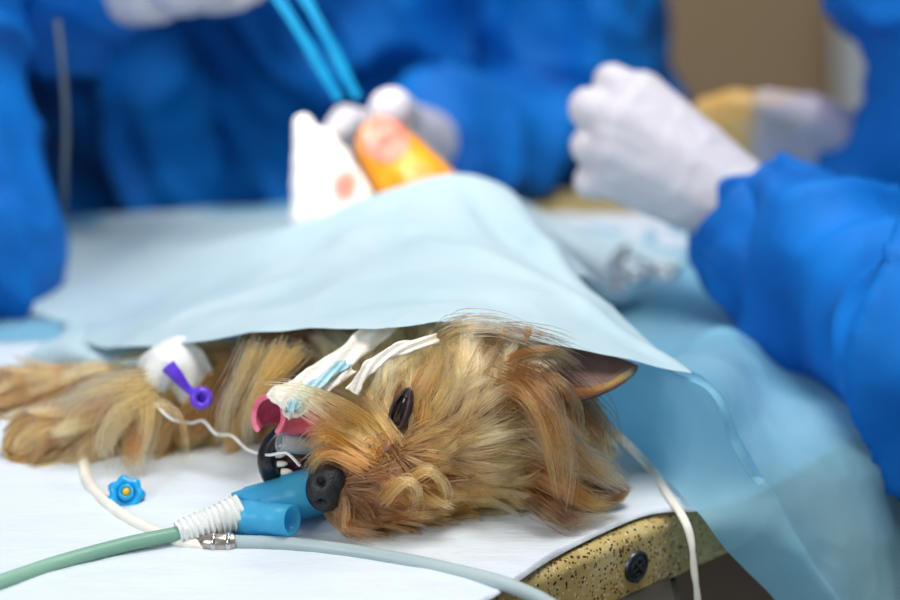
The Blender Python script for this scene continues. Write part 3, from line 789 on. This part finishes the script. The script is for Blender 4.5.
locks('ear_fringe', [
    ([S(505, 372, .004), W(540, 385, -.024), W(556, 415, -.030), W(562, 460, -.034), W(566, 515, -.036)], 44, .0030, .0026, 'dark', 'gold'),
    ([S(512, 378, .004), W(545, 396, -.026), W(564, 430, -.030), W(574, 470, -.030), W(566, 522, -.034)], 46, .0030, .0016, 'gold', 'cream'),
    ([S(500, 382, .004), W(530, 396, -.028), W(546, 430, -.034), W(554, 470, -.036), W(560, 500, -.036)], 60, .0036, .0026, 'dark', 'tan'),
    ([S(515, 380, .003), W(540, 400, -.026), W(552, 430, -.030), W(560, 462, -.030)], 70, .005, .004, 'dark', 'dark'),
    ([S(520, 368, .004), W(560, 384, -.018), W(578, 410, -.018), W(580, 450, -.020)], 50, .0022, .0022, 'dark', 'gold'),
    ([S(505, 362, .004), W(535, 350, -.014), W(560, 352, -.010), W(585, 368, -.006)], 50, .0016, .002, 'dark', 'gold'),
    ([S(525, 400, .004), W(560, 432, -.024), W(590, 465, -.018), W(618, 482, -.010), W(624, 488, -.008)], 160, .004, .003, 'dark', 'grey'),
    ([S(530, 430, .004), W(565, 452, -.022), W(600, 462, -.012), W(622, 478, -.004)], 160, .005, .004, 'dark', 'grey'),
    ([S(535, 470, .004), W(565, 488, -.026), W(590, 502, -.022), W(612, 505, -.018)], 180, .004, .003, 'dark', 'gold'),
    ([S(530, 490, .004), W(550, 508, -.030), W(570, 520, -.030), W(590, 516, -.028)], 140, .004, .003, 'dark', 'dark'),
    ([W(545, 380, -.002), W(575, 400, .004), W(600, 425, .006), W(606, 450, .008)], 160, .005, .004, 'black', 'dark'),  # black lock continues the shade painted into the fur here
    ([S(480, 350, .003), W(505, 330, -.004), W(545, 336, -.012), W(580, 350, -.010)], 40, .002, .003, 'dark', 'dark'),
    ([S(440, 345, .003), W(455, 326, -.016), W(500, 326, -.020), W(545, 345, -.020)], 70, .003, .003, 'gold', 'pale'),
    ([S(520, 350, .003), W(528, 335, -.014), W(531, 324, -.016)], 30, .0008, .0012, 'dark', 'gold'),
    ([S(498, 345, .003), W(503, 334, -.016), W(505, 324, -.018)], 24, .0008, .0010, 'dark', 'gold'),
], seed=22)
locks('ear_rim_fur', [
    ([W(566, 396, -.004), W(590, 393, .004), W(612, 384, .014), W(634, 370, .026)], 260, .0016, .0008, 'rust', 'tan'),
    ([W(572, 503, .000), W(600, 505, .000), W(620, 498, .002), W(628, 486, .004)], 200, .0014, .0010, 'dark', 'dark'),
    ([W(560, 490, -.004), W(590, 475, .004), W(615, 476, .006), W(628, 486, .006)], 160, .0018, .0012, 'dark', 'dark'),
], seed=23)
locks('chest_locks', [
    ([W(256, 345, .05), W(240, 380, .045), W(226, 410, .045), W(224, 445, .045)], 120, .003, .003, 'tan', 'pale'),
    ([W(280, 345, .05), W(262, 380, .040), W(250, 410, .035), W(246, 450, .035)], 120, .003, .003, 'tan', 'pale'),
    ([W(300, 350, .05), W(276, 375, .040), W(256, 400, .035), W(240, 430, .04)], 110, .003, .003, 'gold', 'tan'),
    ([W(160, 402, .045), W(180, 415, .040), W(186, 440, .040), W(184, 465, .040)], 22, .0015, .002, 'tan', 'gold'),
    ([W(150, 400, .055), W(148, 430, .045), W(140, 460, .045), W(142, 475, .045)], 90, .003, .002, 'tan', 'pale'),
    ([W(148, 392, .055), W(120, 410, .050), W(105, 440, .045), W(110, 462, .045)], 120, .004, .004, 'tan', 'pale'),
    ([W(145, 380, .06), W(105, 385, .060), W(75, 400, .055), W(60, 425, .055)], 120, .004, .004, 'tan', 'pale'),
    ([W(140, 430, .05), W(132, 450, .042), W(128, 468, .045)], 90, .003, .003, 'dark', 'rust'),
], rad=0.00018, seed=24)

# ------------------------------------------------------------------ things around the dog
# blue breathing-tube connector
M_blue = cloth('translucent_blue_plastic', (100, 216, 255), (112, 224, 255), 0.50, 0.30, 0.18, 0.0)
con = empty('tube_connector', T(262, 525, 0), 'translucent bright blue Y-shaped breathing connector lying before the nose', 'tube connector')
bm = bmesh.new(); a = W(236, 512, -0.018); b = W(330, 487, -0.010)
b.z = max(b.z, TZ + 0.016); ax = (b - a)
tube(bm, [a, a + ax * 0.12, a + ax * 0.14, a + ax * 0.52, a + ax * 0.54, b], [0.0100, 0.0105, 0.0112, 0.0115, 0.0124, 0.0126], 32, bore=0.86)
bm_obj('wide_port', bm, M_blue, con)
bm = bmesh.new(); a2 = W(238, 516, -0.024); b2 = W(292, 520.5, -0.040); a2.z = max(a2.z, TZ + 0.0105); ax2 = b2 - a2
tube(bm, [a2, a2 + ax2 * 0.35, a2 + ax2 * 0.37, a2 + ax2 * 0.6, b2], [0.0092, 0.0092, 0.0086, 0.0082, 0.0080], 32, bore=0.84)
bm_obj('side_port', bm, M_blue, con)
bm = bmesh.new(); ellipsoid(bm, a + Vector((0.003, -0.002, -0.001)), (0.010, 0.011, 0.0108)); bm_obj('joint', bm, M_blue, con)
# ribbed white tape round the joint
tp0, tp1 = W(242, 511, -0.026), T(178, 533, 0.0085)
pth, rd = [], []
for i in range(160):
    t = i / 159; pth.append(tp0.lerp(tp1, t)); rd.append(0.0088 * min(1, 0.8 + t * 6) - 0.0030 * t + 0.0006 * math.sin(i * 2 * math.pi / 13) + 0.0002 * math.sin(i * 0.9))
bm = bmesh.new(); tube(bm, pth, rd, 36)
for v in bm.verts: v.co += Vector((noise.noise(v.co * 300), noise.noise(v.co * 300 + Vector((9, 0, 0))), noise.noise(v.co * 300 + Vector((0, 9, 0))))) * 0.0005
bm_obj('tape_wrap', bm, M_tape, con)
# green corrugated-free tube running off to the left
gt = tube_obj('breathing_tube', [tp1.lerp(tp0, 0.2), tp1.lerp(tp0, -0.04), T(127, 544, .0075), T(60, 562, .006), T(0, 582, .0055), T(-90, 610, .005)], 0.0037, M_greentube, n=70, bore=0.72, seg=24)
tag(gt, 'pale green plastic breathing tube running from the taped connector to the left', 'tube')

# grey tube in a steel coupling, passing under the connector and out of frame below
gy = empty('sampling_tube', T(300, 548, 0), 'thin grey plastic tube running along the front past the nose to the bottom edge', 'tube')
R = 0.0042
tube_obj('tube', [T(228, 542, R), T(300, 545, R), T(380, 556, R), T(450, 570, R), T(510, 586, R), T(560, 612, R - .001), T(600, 660, R - .01)], 0.0037, M_greytube, gy, n=80, bore=0.7, seg=20)
cp = tube_obj('coupling', [T(196, 541, .0045), T(208, 542.5, .0045), T(222, 543, .0045), T(234, 542, .0045)], [0.0016, 0.0042, 0.0050, 0.0050, 0.0046], simple('nickel', (150, 140, 132), (190, 180, 172), 200, 0.25, Metallic=0.9), gy, n=30)
for px in (214, 229):
    bm = bmesh.new(); c = T(px, 542.6, .0045); dv = Vector((0.0011, 0, 0)); tube(bm, [c - dv, c, c + dv], 0.0055, 20); bm_obj('ring', bm, M_steel, gy)

# cream tube from under the paw to the tape
ct = tube_obj('feeding_tube', [T(88, 455, .004), T(84, 468, .004), T(92, 488, .004), T(118, 512, .004), T(150, 530, .004), T(178, 541, .004), T(205, 546, .003)], 0.0031, M_wire, n=70)
tag(ct, 'cream soft tube curving from under the front paw to the taped joint', 'tube')

# the scalloped blue cap
cap = empty('screw_cap', T(125, 497, 0), 'small scalloped blue plastic cap with a yellow centre lying on the pad', 'cap')
M_blue2 = simple('deep_blue_plastic', (0, 140, 206), (30, 166, 228), 60, 0.22)
bm = bmesh.new(); c0 = T(126, 494, .0075)
axis = (Vector((0.15, -0.80, 0.58))).normalized(); uu = Vector((1, 0, 0)); uu = (uu - axis * uu.dot(axis)).normalized(); vv = axis.cross(uu)
prof = [(0.0001, -0.006), (0.0062, -0.006), (0.0088, -0.0045), (0.0096, -0.001), (0.0092, 0.002), (0.0072, 0.0032), (0.0050, 0.0030), (0.0046, 0.0005), (0.0042, 0.0005), (0.0040, 0.0062), (0.0026, 0.0064), (0.0024, 0.0030), (0.0001, 0.0030)]
seg = 48; rings = []
for r_, h_ in prof:
    rings.append([bm.verts.new(c0 + axis * h_ + (uu * math.cos(2 * math.pi * k / seg) + vv * math.sin(2 * math.pi * k / seg)) * r_ * (1 + (0.10 * math.cos(2 * math.pi * k * 7 / seg) if r_ > 0.007 else 0))) for k in range(seg)])
for a_, b_ in zip(rings[:-1], rings[1:]):
    for k in range(seg): bm.faces.new((a_[k], a_[(k + 1) % seg], b_[(k + 1) % seg], b_[k]))
bm_obj('grip', bm, M_blue2, cap)
bm = bmesh.new(); ellipsoid(bm, c0 + axis * 0.0052, (0.0022, 0.0022, 0.0022)); bm_obj('yellow_centre', bm, simple('yellow_plastic', (214, 176, 40), rough=0.3), cap)

# catheter taped to the foreleg
cath = empty('catheter', W(172, 378, 0.075), 'intravenous catheter taped in white to the foreleg with a purple cap', 'catheter')
def wrapband(name, p0, p1, r0, r1, mat, par, jitter=0.0006):
    bm = bmesh.new(); p0, p1 = Vector(p0), Vector(p1); n = 30
    tube(bm, [p0.lerp(p1, i / (n - 1)) for i in range(n)], [r0, (r0 + r1) / 2 + 0.0006, r1], 30, cap=True)
    for v in bm.verts: v.co += v.co.normalized() * 0 + Vector((noise.noise(v.co * 150), noise.noise(v.co * 150 + Vector((5, 0, 0))), noise.noise(v.co * 150 + Vector((0, 5, 0))))) * jitter
    return bm_obj(name, bm, mat, par)
wrapband('tape_wrap', W(160, 384, 0.088), W(189, 368, 0.105), 0.0190, 0.0200, M_tape, cath, 0.0018)
wrapband('tape_wrap', W(152, 386, 0.066), W(166, 362, 0.072), 0.0075, 0.0105, M_tape, cath, 0.0012)
M_purple = simple('purple_plastic', (84, 42, 196), (104, 62, 218), 80, 0.3)
tube_obj('cap_strap', [W(168, 366, 0.060), W(177, 376, 0.058), W(188, 389, 0.058), W(200, 397, 0.058)], [0.0042, 0.0036, 0.0022, 0.0024], M_purple, cath, n=24)
bm = bmesh.new(); pc = W(201, 398, 0.055)
tube(bm, [pc + Vector((-0.001, 0.004, -0.001)), pc, pc + Vector((0.001, -0.006, 0.002))], [0.0058, 0.0064, 0.0054], 24, bore=0.45); bm_obj('purple_cap', bm, M_purple, cath)
bm = bmesh.new(); ellipsoid(bm, pc + Vector((0, 0, 0)), (0.0045, 0.003, 0.0045)); bm_obj('cap_plug', bm, M_purple, cath)
th = tube_obj('thin_wire', [W(150, 398, 0.06), W(170, 418, 0.045), W(190, 423, 0.055), W(203, 421, 0.052), W(216, 434, 0.05), W(232, 436, 0.045), W(248, 450, 0.03), W(268, 455, -.014), W(286, 453, -0.022), W(300, 466, -0.022)], 0.0008, M_white_plastic, n=100, seg=8)
tag(th, 'thin white monitoring wire trailing from the foreleg to the mouth', 'wire')

# clear endotracheal tube in the mouth
et = NT('clear_plastic'); et.b.inputs['Base Color'].default_value = (0.86, 0.93, 0.97, 1); et.b.inputs['Roughness'].default_value = 0.12; et.b.inputs['Transmission Weight'].default_value = 0.75; et.b.inputs['IOR'].default_value = 1.35
ett = tube_obj('airway_tube', [W(325, 446, 0.004), W(310, 445, -0.008), W(296, 444, -0.015), W(279, 442, -0.019)], 0.0052, et.m, n=24, bore=0.75, seg=24)
tag(ett, 'short clear plastic airway tube between the tongue and the teeth', 'tube')

# gauze tie from the mouth around the head
gz = empty('gauze_tie', W(320, 385, 0.03), 'white gauze ribbon tied from the open mouth around the back of the head', 'gauze')
def ribbon(name, path, width, mat, par, nrm=(0, -0.8, 0.6), twist=0.0):
    pts = crom(path, 70); V = []; nv = 9; N0 = Vector(nrm).normalized()
    for i in range(70):
        t = Vector(pts[min(i + 1, 69)] - pts[max(i - 1, 0)]).normalized(); s = t.cross(N0).normalized(); up = s.cross(t)
        for j in range(nv):
            q = -1 + 2 * j / (nv - 1)
            p = Vector(pts[i]) + s * (q * width * 0.5 * (1 + 0.15 * noise.noise(Vector((i * 0.2, 1, width * 900))))) + up * (0.0010 * math.sin(q * 5 + i * 0.25 + twist))
            V.append(p)
    F = [(i * nv + j, i * nv + j + 1, (i + 1) * nv + j + 1, (i + 1) * nv + j) for i in range(69) for j in range(nv - 1)]
    o = mesh_obj(name, V, F, mat, par); m = o.modifiers.new('t', 'SOLIDIFY'); m.thickness = 0.0012; return o
M_strap = simple('pale_blue_strap', (150, 196, 214), (176, 212, 224), 60, 0.35)
M_gauze = simple('white_gauze', (222, 216, 206), (240, 237, 230), 60, 0.8, 0.8, 700)
ribbon('ribbon', [W(392, 318, 0.050), W(368, 338, 0.034), W(345, 357, 0.018), W(318, 375, -0.002), W(300, 388, -0.018), W(282, 397, -0.028), W(276, 404, -0.030)], 0.0125, M_gauze, gz)
ribbon('ribbon', [W(350, 366, 0.010), W(318, 390, -0.012), W(300, 405, -0.026), W(284, 413, -0.031)], 0.0085, M_gauze, gz, twist=1.5)
ribbon('ribbon', [W(352, 392, -.018), W(362, 376, -.016), W(378, 360, -.012), W(402, 348, -.006), W(438, 338, .008)], 0.0058, M_gauze, gz, twist=0.7)
ribbon('clear_strap', [W(346, 362, 0.010), W(325, 377, -0.008), W(302, 396, -0.026), W(290, 410, -0.034)], 0.0050, M_strap, gz, twist=0.2)

# pair of white leads behind the ear going over the table edge
ld = empty('monitor_lead', T(640, 465, 0), 'pair of thin cream leads running from behind the ears over the table edge', 'lead')
for k, dx in enumerate((0, 3.4)):
    tube_obj('lead', [W(575 + dx, 410, 0.06), W(588 + dx, 420 - dx * 0.4, 0.055), W(620 + dx, 440 - dx * 0.4, 0.035), T(648 + dx, 470 - dx, .004), T(668 + dx, 497, .005), W(682 + dx * (1 if k else 1), 519, -0.006), W(690 + dx * .6, 540, -0.012), W(695 - dx * .5, 570, -0.014), W(697 + dx * .6, 610, -0.014), W(698, 700, -0.012)], 0.0015, M_wire, ld, n=120, seg=10)

# ------------------------------------------------------------------ people in gowns
def gown_disp(seed, amp=0.008, s=9, st=(1, 1, 0.6)):
    def f(p, n):
        w_ = Vector((noise.noise(p * 5 + Vector((seed, 0, 0))), noise.noise(p * 5 + Vector((0, seed, 0))), 0)) * 0.05
        q = p + w_
        a = max(0.0, 1 - abs(noise.noise(Vector((q.x * s * st[0] + seed, q.y * s * st[1], q.z * s * st[2])))) * 4.5) ** 1.6
        b = max(0.0, 1 - abs(noise.noise(Vector((q.x * s * 1.7 + q.z * s, q.y * s * 1.7 - seed, q.z * s * 1.2 + 9)))) * 4.0) ** 1.6
        return n * (amp * 1.2 * a + amp * 0.4 * b + amp * 0.25 * noise.noise(q * s * 2.5))
    return f
def person(label, hip, chest, neck, head, arms, hands, gowncaps, seed, amp=0.008, vox=0.006):
    B = bmesh.new(); hip, chest = Vector(hip), Vector(chest)
    ball_chain(B, hip, 0.10, chest, 0.105, 3); ball_chain(B, chest, 0.06, neck, 0.045, 3)
    ellipsoid(B, head, (0.075, 0.09, 0.115)); ball_chain(B, neck, 0.045, head, 0.05)
    for s in (-1, 1):
        side = Vector((s * 0.09, 0, 0)) if abs(hip.x) < 0.4 and hip.y > 0.6 else Vector((0, s * 0.09, 0))
        ft = Vector((hip.x, hip.y, 0.05)) + side
        ball_chain(B, hip + side, 0.075, Vector((hip.x, hip.y, 0.48)) + side, 0.055, 2); ball_chain(B, Vector((hip.x, hip.y, 0.48)) + side, 0.055, ft, 0.04, 2)
        fwd = (chest - hip); fwd.z = 0
        ball_chain(B, ft, 0.045, ft + Vector((0, -0.10, 0.0)), 0.040, 2)
    for sh, el, wr in arms:
        ball_chain(B, chest, 0.06, sh, 0.05); ball_chain(B, sh, 0.048, el, 0.038, 2); ball_chain(B, el, 0.038, wr, 0.024, 2)
    o = fuse('person', B, 0.010, 4, M_skin); tag(o, label, 'person')
    G = bmesh.new()
    ball_chain(G, hip + Vector((0, 0, 0.02)), 0.158, chest, 0.150, 3); ball_chain(G, Vector((hip.x, hip.y, 0.45)), 0.19, hip, 0.158, 3)
    for g in gowncaps: ball_chain(G, *g, 3)
    for sh, el, wr in arms:
        ball_chain(G, chest, 0.09, sh, 0.075); ball_chain(G, sh, 0.076, el, 0.064, 3); ball_chain(G, el, 0.064, wr, 0.040, 3)
    fuse('gown', G, vox, 5, M_gown, o, disp=gown_disp(seed, amp))
    for h in hands: h(o)
    return o

def hand_obj(caps, mat, par, vox=0.0016, name='glove', it=4, disp=None):
    B = bmesh.new()
    for c in caps: ball_chain(B, *c, 3)
    return fuse(name, B, vox, it, mat, par, disp=disp)
def crease(p, n): return n * 0.0006 * wrinkle(p, 60, 2, (1, 1, 1))

# right-hand assistant: near hand a loose fist above the sheet
def glove_near(o):
    y = 0.30; caps = []
    wr = W(752, 213, 0.285)
    kn = [W(640, 98, 0.315), W(622, 122, 0.300), W(617, 150, 0.296), W(625, 178, 0.300)]
    rr = [0.0125, 0.0135, 0.013, 0.012]
    for k, (q, r_) in enumerate(zip(kn, rr)): caps.append((wr, 0.027, q, r_ + 0.005))
    mids = [W(612, 83, 0.325), W(589, 108, 0.312), W(590, 146, 0.308), W(592, 181, 0.310)]
    tips = [W(616, 92, 0.352), W(600, 116, 0.344), W(603, 150, 0.340), W(607, 180, 0.338)]
    end = [W(638, 104, 0.358), W(625, 124, 0.352), W(626, 152, 0.346), W(628, 178, 0.342)]
    for q, m, t_, e_, r_ in zip(kn, mids, tips, end, rr):
        caps += [(q, r_ * 1.1, m, r_), (m, r_, t_, r_ * 0.95), (t_, r_ * 0.95, e_, r_ * 0.85)]
    th0 = W(700, 150, 0.33); caps += [(wr, 0.022, th0, 0.018), (th0, 0.017, W(660, 110, 0.352), 0.0135), (W(660, 110, 0.352), 0.0135, W(632, 98, 0.362), 0.011)]
    for k in range(3): caps += [(kn[k], 0.0165, kn[k + 1], 0.0165), (wr, 0.027, (kn[k] + kn[k + 1]) / 2, 0.0185), ((kn[k] + wr) / 2, 0.023, (kn[k + 1] + wr) / 2, 0.023)]
    caps += [(wr, 0.028, W(790, 240, 0.270), 0.031)]
    hand_obj(caps, M_glove, o, disp=crease)
def iod_glove():
    M = NT('iodine_stained_glove'); b = M.b; b.inputs['Roughness'].default_value = 0.45
    t = M.tex(22, 3); tc = M.node('ShaderNodeTexCoord'); sx = M.node('ShaderNodeSeparateXYZ'); M.l.new(tc.outputs['Object'], sx.inputs[0])
    a = M.node('ShaderNodeMath', operation='MULTIPLY_ADD'); a.inputs[1].default_value = 3.0; a.inputs[2].default_value = -0.55; M.l.new(sx.outputs[0], a.inputs[0])
    b2 = M.node('ShaderNodeMath', operation='ADD'); M.l.new(a.outputs[0], b2.inputs[0]); M.l.new(t.outputs['Fac'], b2.inputs[1])
    r = M.ramp(b2.outputs[0], [(0.35, lin((206, 150, 50))), (0.55, lin((206, 168, 100))), (0.68, lin((186, 178, 192)))])
    M.l.new(r.outputs[0], b.inputs['Base Color']); return M.m
M_iodglove = iod_glove()
def glove_far(o):
    wr = W(868, 150, 0.52); caps = []
    for k, (a, b_, c) in enumerate((((770, 112), (735, 104), (705, 110)), ((768, 126), (732, 118), (700, 122)), ((770, 140), (736, 134), (708, 136)), ((776, 152), (745, 150), (722, 150)))):
        q, m, t_ = W(*a, 0.52), W(*b_, 0.525), W(*c, 0.53); caps += [(wr, 0.024, q, 0.014), (q, 0.0125, m, 0.011), (m, 0.011, t_, 0.009)]
    caps += [(wr, 0.022, W(810, 115, 0.50), 0.016), (W(810, 115, 0.50), 0.015, W(765, 104, 0.50), 0.011)]
    caps += [(wr, 0.026, W(930, 190, 0.50), 0.03)]
    hand_obj(caps, M_iodglove, o, disp=crease)
def near_cuff(o):
    # loose crumpled sleeve end with its own opening round the glove
    bm = bmesh.new(); a, b_ = W(738, 205, 0.285), W(800, 262, 0.262)
    pts = [a.lerp(b_, i / 39) for i in range(40)]
    tube(bm, pts, [0.040, 0.044, 0.050, 0.053, 0.055], 64, bore=0.93)
    for v in bm.verts:
        v.co += (v.co - (a + b_) / 2).normalized() * 0.008 * wrinkle(v.co, 30, 6.0)
    bm_obj('sleeve_cuff', bm, M_gown, o)
sh_n, el_n = P(0.47, 0.10, 0.42), W(985, 362, 0.10)
sh_f, el_f = W(905, -250, 0.48), W(965, 105, 0.48)
person('person in a blue gown reaching in from the right, gloved fist above the sheet', P(0.70, 0.27, -0.02), P(0.52, 0.30, 0.42), P(0.46, 0.30, 0.56), P(0.42, 0.30, 0.70),
       [(sh_n, el_n, W(775, 240, 0.272)), (sh_f, el_f, W(890, 165, 0.50))], [glove_near, near_cuff, glove_far],
       [(el_n, 0.072, W(835, 285, 0.24), 0.052)], 3.1, 0.015, 0.005)

# surgeon behind the table
def glove_top(o):
    caps = [(W(95, -12, 0.50), 0.028, W(150, -18, 0.46), 0.030)]
    for a, b_, c in (((190, -8), (215, -2), (240, -4)), ((195, -20), (225, -12), (252, -10)), ((195, -32), (230, -26), (258, -20)), ((190, -44), (225, -44), (252, -34))):
        caps += [(W(150, -18, 0.46), 0.026, W(*a, 0.44), 0.016), (W(*a, 0.44), 0.0125, W(*b_, 0.43), 0.0115), (W(*b_, 0.43), 0.0115, W(*c, 0.42), 0.0095)]
    caps += [(W(150, -18, 0.46), 0.020, W(180, -6, 0.42), 0.013), (W(180, -6, 0.42), 0.013, W(215, -12, 0.40), 0.010)]
    hand_obj(caps, M_glove, o, disp=crease)
def glove_mid(o):
    wr = W(440, 150, 0.60); pl = W(395, 135, 0.47)
    caps = [(wr, 0.028, pl, 0.026)]
    caps += [(pl, 0.020, W(402, 120, 0.40), 0.015), (W(402, 120, 0.40), 0.015, W(391, 110, 0.345), 0.0150)]          # thumb, lit
    caps += [(pl, 0.020, W(364, 128, 0.42), 0.013), (W(364, 128, 0.42), 0.013, W(346, 122, 0.40), 0.0115), (W(346, 122, 0.40), 0.0115, W(334, 136, 0.38), 0.010)]
    caps += [(pl, 0.020, W(350, 140, 0.42), 0.014), (W(350, 140, 0.42), 0.014, W(325, 148, 0.38), 0.012), (W(325, 148, 0.38), 0.012, W(318, 166, 0.36), 0.010)]
    caps += [(pl, 0.020, W(352, 160, 0.43), 0.014), (W(352, 160, 0.43), 0.0135, W(325, 172, 0.39), 0.011), (W(325, 172, 0.39), 0.011, W(322, 188, 0.37), 0.0095)]
    caps += [(pl, 0.020, W(365, 172, 0.44), 0.013), (W(365, 172, 0.44), 0.0125, W(340, 186, 0.40), 0.010)]
    hand_obj(caps, M_glove, o, disp=crease)
person('person in a blue gown standing behind the table and bending over the wound', P(-0.10, 0.89, 0.0), P(-0.10, 0.83, 0.42), P(-0.10, 0.78, 0.57), P(-0.10, 0.72, 0.70),
       [(P(-0.31, 0.80, 0.44), W(-30, -10, 0.66), W(95, -12, 0.50)), (P(0.13, 0.80, 0.44), W(565, 140, 0.78), W(452, 150, 0.62))], [glove_top, glove_mid],
       [(W(475, 152, 0.70), 0.056, W(442, 148, 0.575), 0.037), (W(60, -12, 0.53), 0.05, W(105, -13, 0.49), 0.037), (P(0.11, 0.80, 0.42), 0.09, W(560, 120, 0.80), 0.085), (W(560, 135, 0.80), 0.08, W(470, 160, 0.70), 0.06), (P(-0.29, 0.83, 0.40), 0.10, P(-0.26, 0.88, -0.15), 0.12)], 8.4, 0.021, 0.007)

# assistant at the left end of the table, elbow on the sheet
person('person in a blue gown at the left table end, elbow resting on the sheet', P(-0.66, 0.42, 0.0), P(-0.62, 0.42, 0.42), P(-0.60, 0.40, 0.57), P(-0.57, 0.38, 0.70),
       [(P(-0.44, 0.47, 0.42), W(-24, 255, 0.37), W(-250, 220, 0.16)), (P(-0.60, 0.22, 0.42), P(-0.56, 0.10, 0.18), P(-0.42, 0.10, 0.14))], [], 
       [(P(-0.40, 0.46, 0.30), 0.075, W(-18, 262, 0.37), 0.050)], 12.7, 0.012, 0.006)
gs = tube_obj('gown_tie', [W(57, 20, 0.40), W(62, 60, 0.385), W(66, 120, 0.375), W(65, 170, 0.37), W(64, 214, 0.375)], 0.0019, simple('grey_tape', (62, 78, 88), (80, 94, 104), 50, 0.7), n=40, flat=0.4)
tag(gs, 'grey ribbon tie hanging down the blue gown sleeve at left', 'ribbon')

# white gauze with blood spot standing by the wound
def gauze_blood():
    M = NT('bloodied_gauze'); b = M.b; b.inputs['Roughness'].default_value = 0.85
    g = M.node('ShaderNodeTexGradient', gradient_type='SPHERICAL'); tc = M.node('ShaderNodeTexCoord'); mp = M.node('ShaderNodeMapping')
    c = W(345, 186, 0.285); mp.vector_type = 'TEXTURE'; mp.inputs['Location'].default_value = c; mp.inputs['Scale'].default_value = (0.012, 0.03, 0.016); mp.inputs['Rotation'].default_value = (0, 0.6, 0)
    M.l.new(tc.outputs['Object'], mp.inputs[0]); M.l.new(mp.outputs[0], g.inputs[0])
    r = M.ramp(g.outputs['Fac'], [(0.0, lin((236, 234, 230))), (0.35, lin((236, 150, 132))), (0.8, lin((214, 70, 60)))])
    M.l.new(r.outputs[0], b.inputs['Base Color']); return M.m
Bz = bmesh.new()
ball_chain(Bz, W(304, 124, 0.335), 0.0065, W(313, 160, 0.325), 0.013); ball_chain(Bz, W(313, 160, 0.325), 0.013, W(318, 215, 0.315), 0.018)
ball_chain(Bz, W(322, 140, 0.33), 0.008, W(352, 200, 0.305), 0.014); ball_chain(Bz, W(335, 160, 0.325), 0.010, W(330, 215, 0.31), 0.018)
gz2 = fuse('gauze_swab', Bz, 0.0018, 6, gauze_blood(), disp=lambda p, n: n * 0.0015 * wrinkle(p, 45, 3))
tag(gz2, 'white folded gauze swab with a small blood stain beside the orange leg', 'gauze')

# cyan strap pulled upward from the wound
el = empty('elastic_band', W(350, 95, 0.34), 'bright cyan band pulled up in two strands from the wound', 'band')
M_cyan = simple('cyan_plastic', (0, 140, 196), (20, 166, 216), 40, 0.35)
for a, b_ in (((256, -40), (340, 100)), ((286, -40), (358, 98))):
    ribbon('strand', [W(a[0] - 20, a[1] - 40, 0.37), W(*a, 0.36), W((a[0] + b_[0]) / 2, (a[1] + b_[1]) / 2, 0.345), W(*b_, 0.335)], 0.0062 if a[0] < 290 else 0.0085, M_cyan, el)

# surgical clamps lying on the sheet at right
TDB = BVHTree.FromPolygons([v.co for v in td.data.vertices], [f.vertices[:] for f in td.data.polygons])
def clamp(name, label, c, ang, z):
    hit = TDB.ray_cast(Vector((c.x, c.y, TZ + 0.3)), Vector((0, 0, -1)))[0]; c = Vector((c.x, c.y, (hit.z if hit else TZ) + 0.002))
    r = empty(name, c, label, 'clamp', None)
    ca, sa = math.cos(ang), math.sin(ang)
    def q(u, v, h=0.0): return Vector((c.x + u * ca - v * sa, c.y + u * sa + v * ca, c.z + 0.004 + h))
    for s in (-1, 1):
        bm = bmesh.new(); tube(bm, crom([q(0.055, s * 0.001), q(0.02, s * 0.003), q(0, 0), q(-0.03, -s * 0.008), q(-0.055, -s * 0.010)], 24), [0.0012, 0.002, 0.0026, 0.002, 0.0018], 10)
        arm = bm_obj('arm', bm, M_steel, r)
        bm = bmesh.new(); cen = q(-0.066, -s * 0.012); ringp = [cen + Vector((math.cos(t) * ca * 0.011 - math.sin(t) * sa * 0.008, math.cos(t) * sa * 0.011 + math.sin(t) * ca * 0.008, 0)) for t in np.linspace(0, 2 * math.pi, 25)]
        tube(bm, ringp, 0.0018, 8); bm_obj('finger_ring', bm, M_steel, arm)
    return r
clamp('surgical_clamp', 'steel surgical clamp lying on the blue sheet below the gloved fist', T(604, 258, E), 2.0, 0)
clamp('surgical_clamp', 'second steel clamp lying nearer the dog on the blue sheet, below the first', T(612, 280, E), 1.3, 0)

# white cloth hanging on the wall behind the right-hand person
tw = empty('hanging_towel', (0.74, 2.56, 1.0), 'white cloth hanging from a hook on the brown wall behind the gown', 'towel')
V = []; nu, nv = 40, 30
for i in range(nu):
    t = i / (nu - 1)
    for j in range(nv):
        s = -1 + 2 * j / (nv - 1)
        V.append((0.74 + s * (0.05 + 0.07 * min(1, t * 2.2)) + 0.05 * t, 2.53 + 0.018 * math.sin(s * 9 + t), 1.02 - 0.62 * t))
F = [(i * nv + j, i * nv + j + 1, (i + 1) * nv + j + 1, (i + 1) * nv + j) for i in range(nu - 1) for j in range(nv - 1)]
M_towel = simple('white_towel', (214, 226, 236), (230, 238, 244), 20, 0.9)
o = mesh_obj('cloth', V, F, M_towel, tw); m = o.modifiers.new('t', 'SOLIDIFY'); m.thickness = 0.006
bm = bmesh.new(); tube(bm, [(0.72, 2.60, 1.02), (0.72, 2.53, 1.02), (0.72, 2.52, 1.05)], 0.008, 10); bm_obj('hook', bm, M_white_plastic, tw)
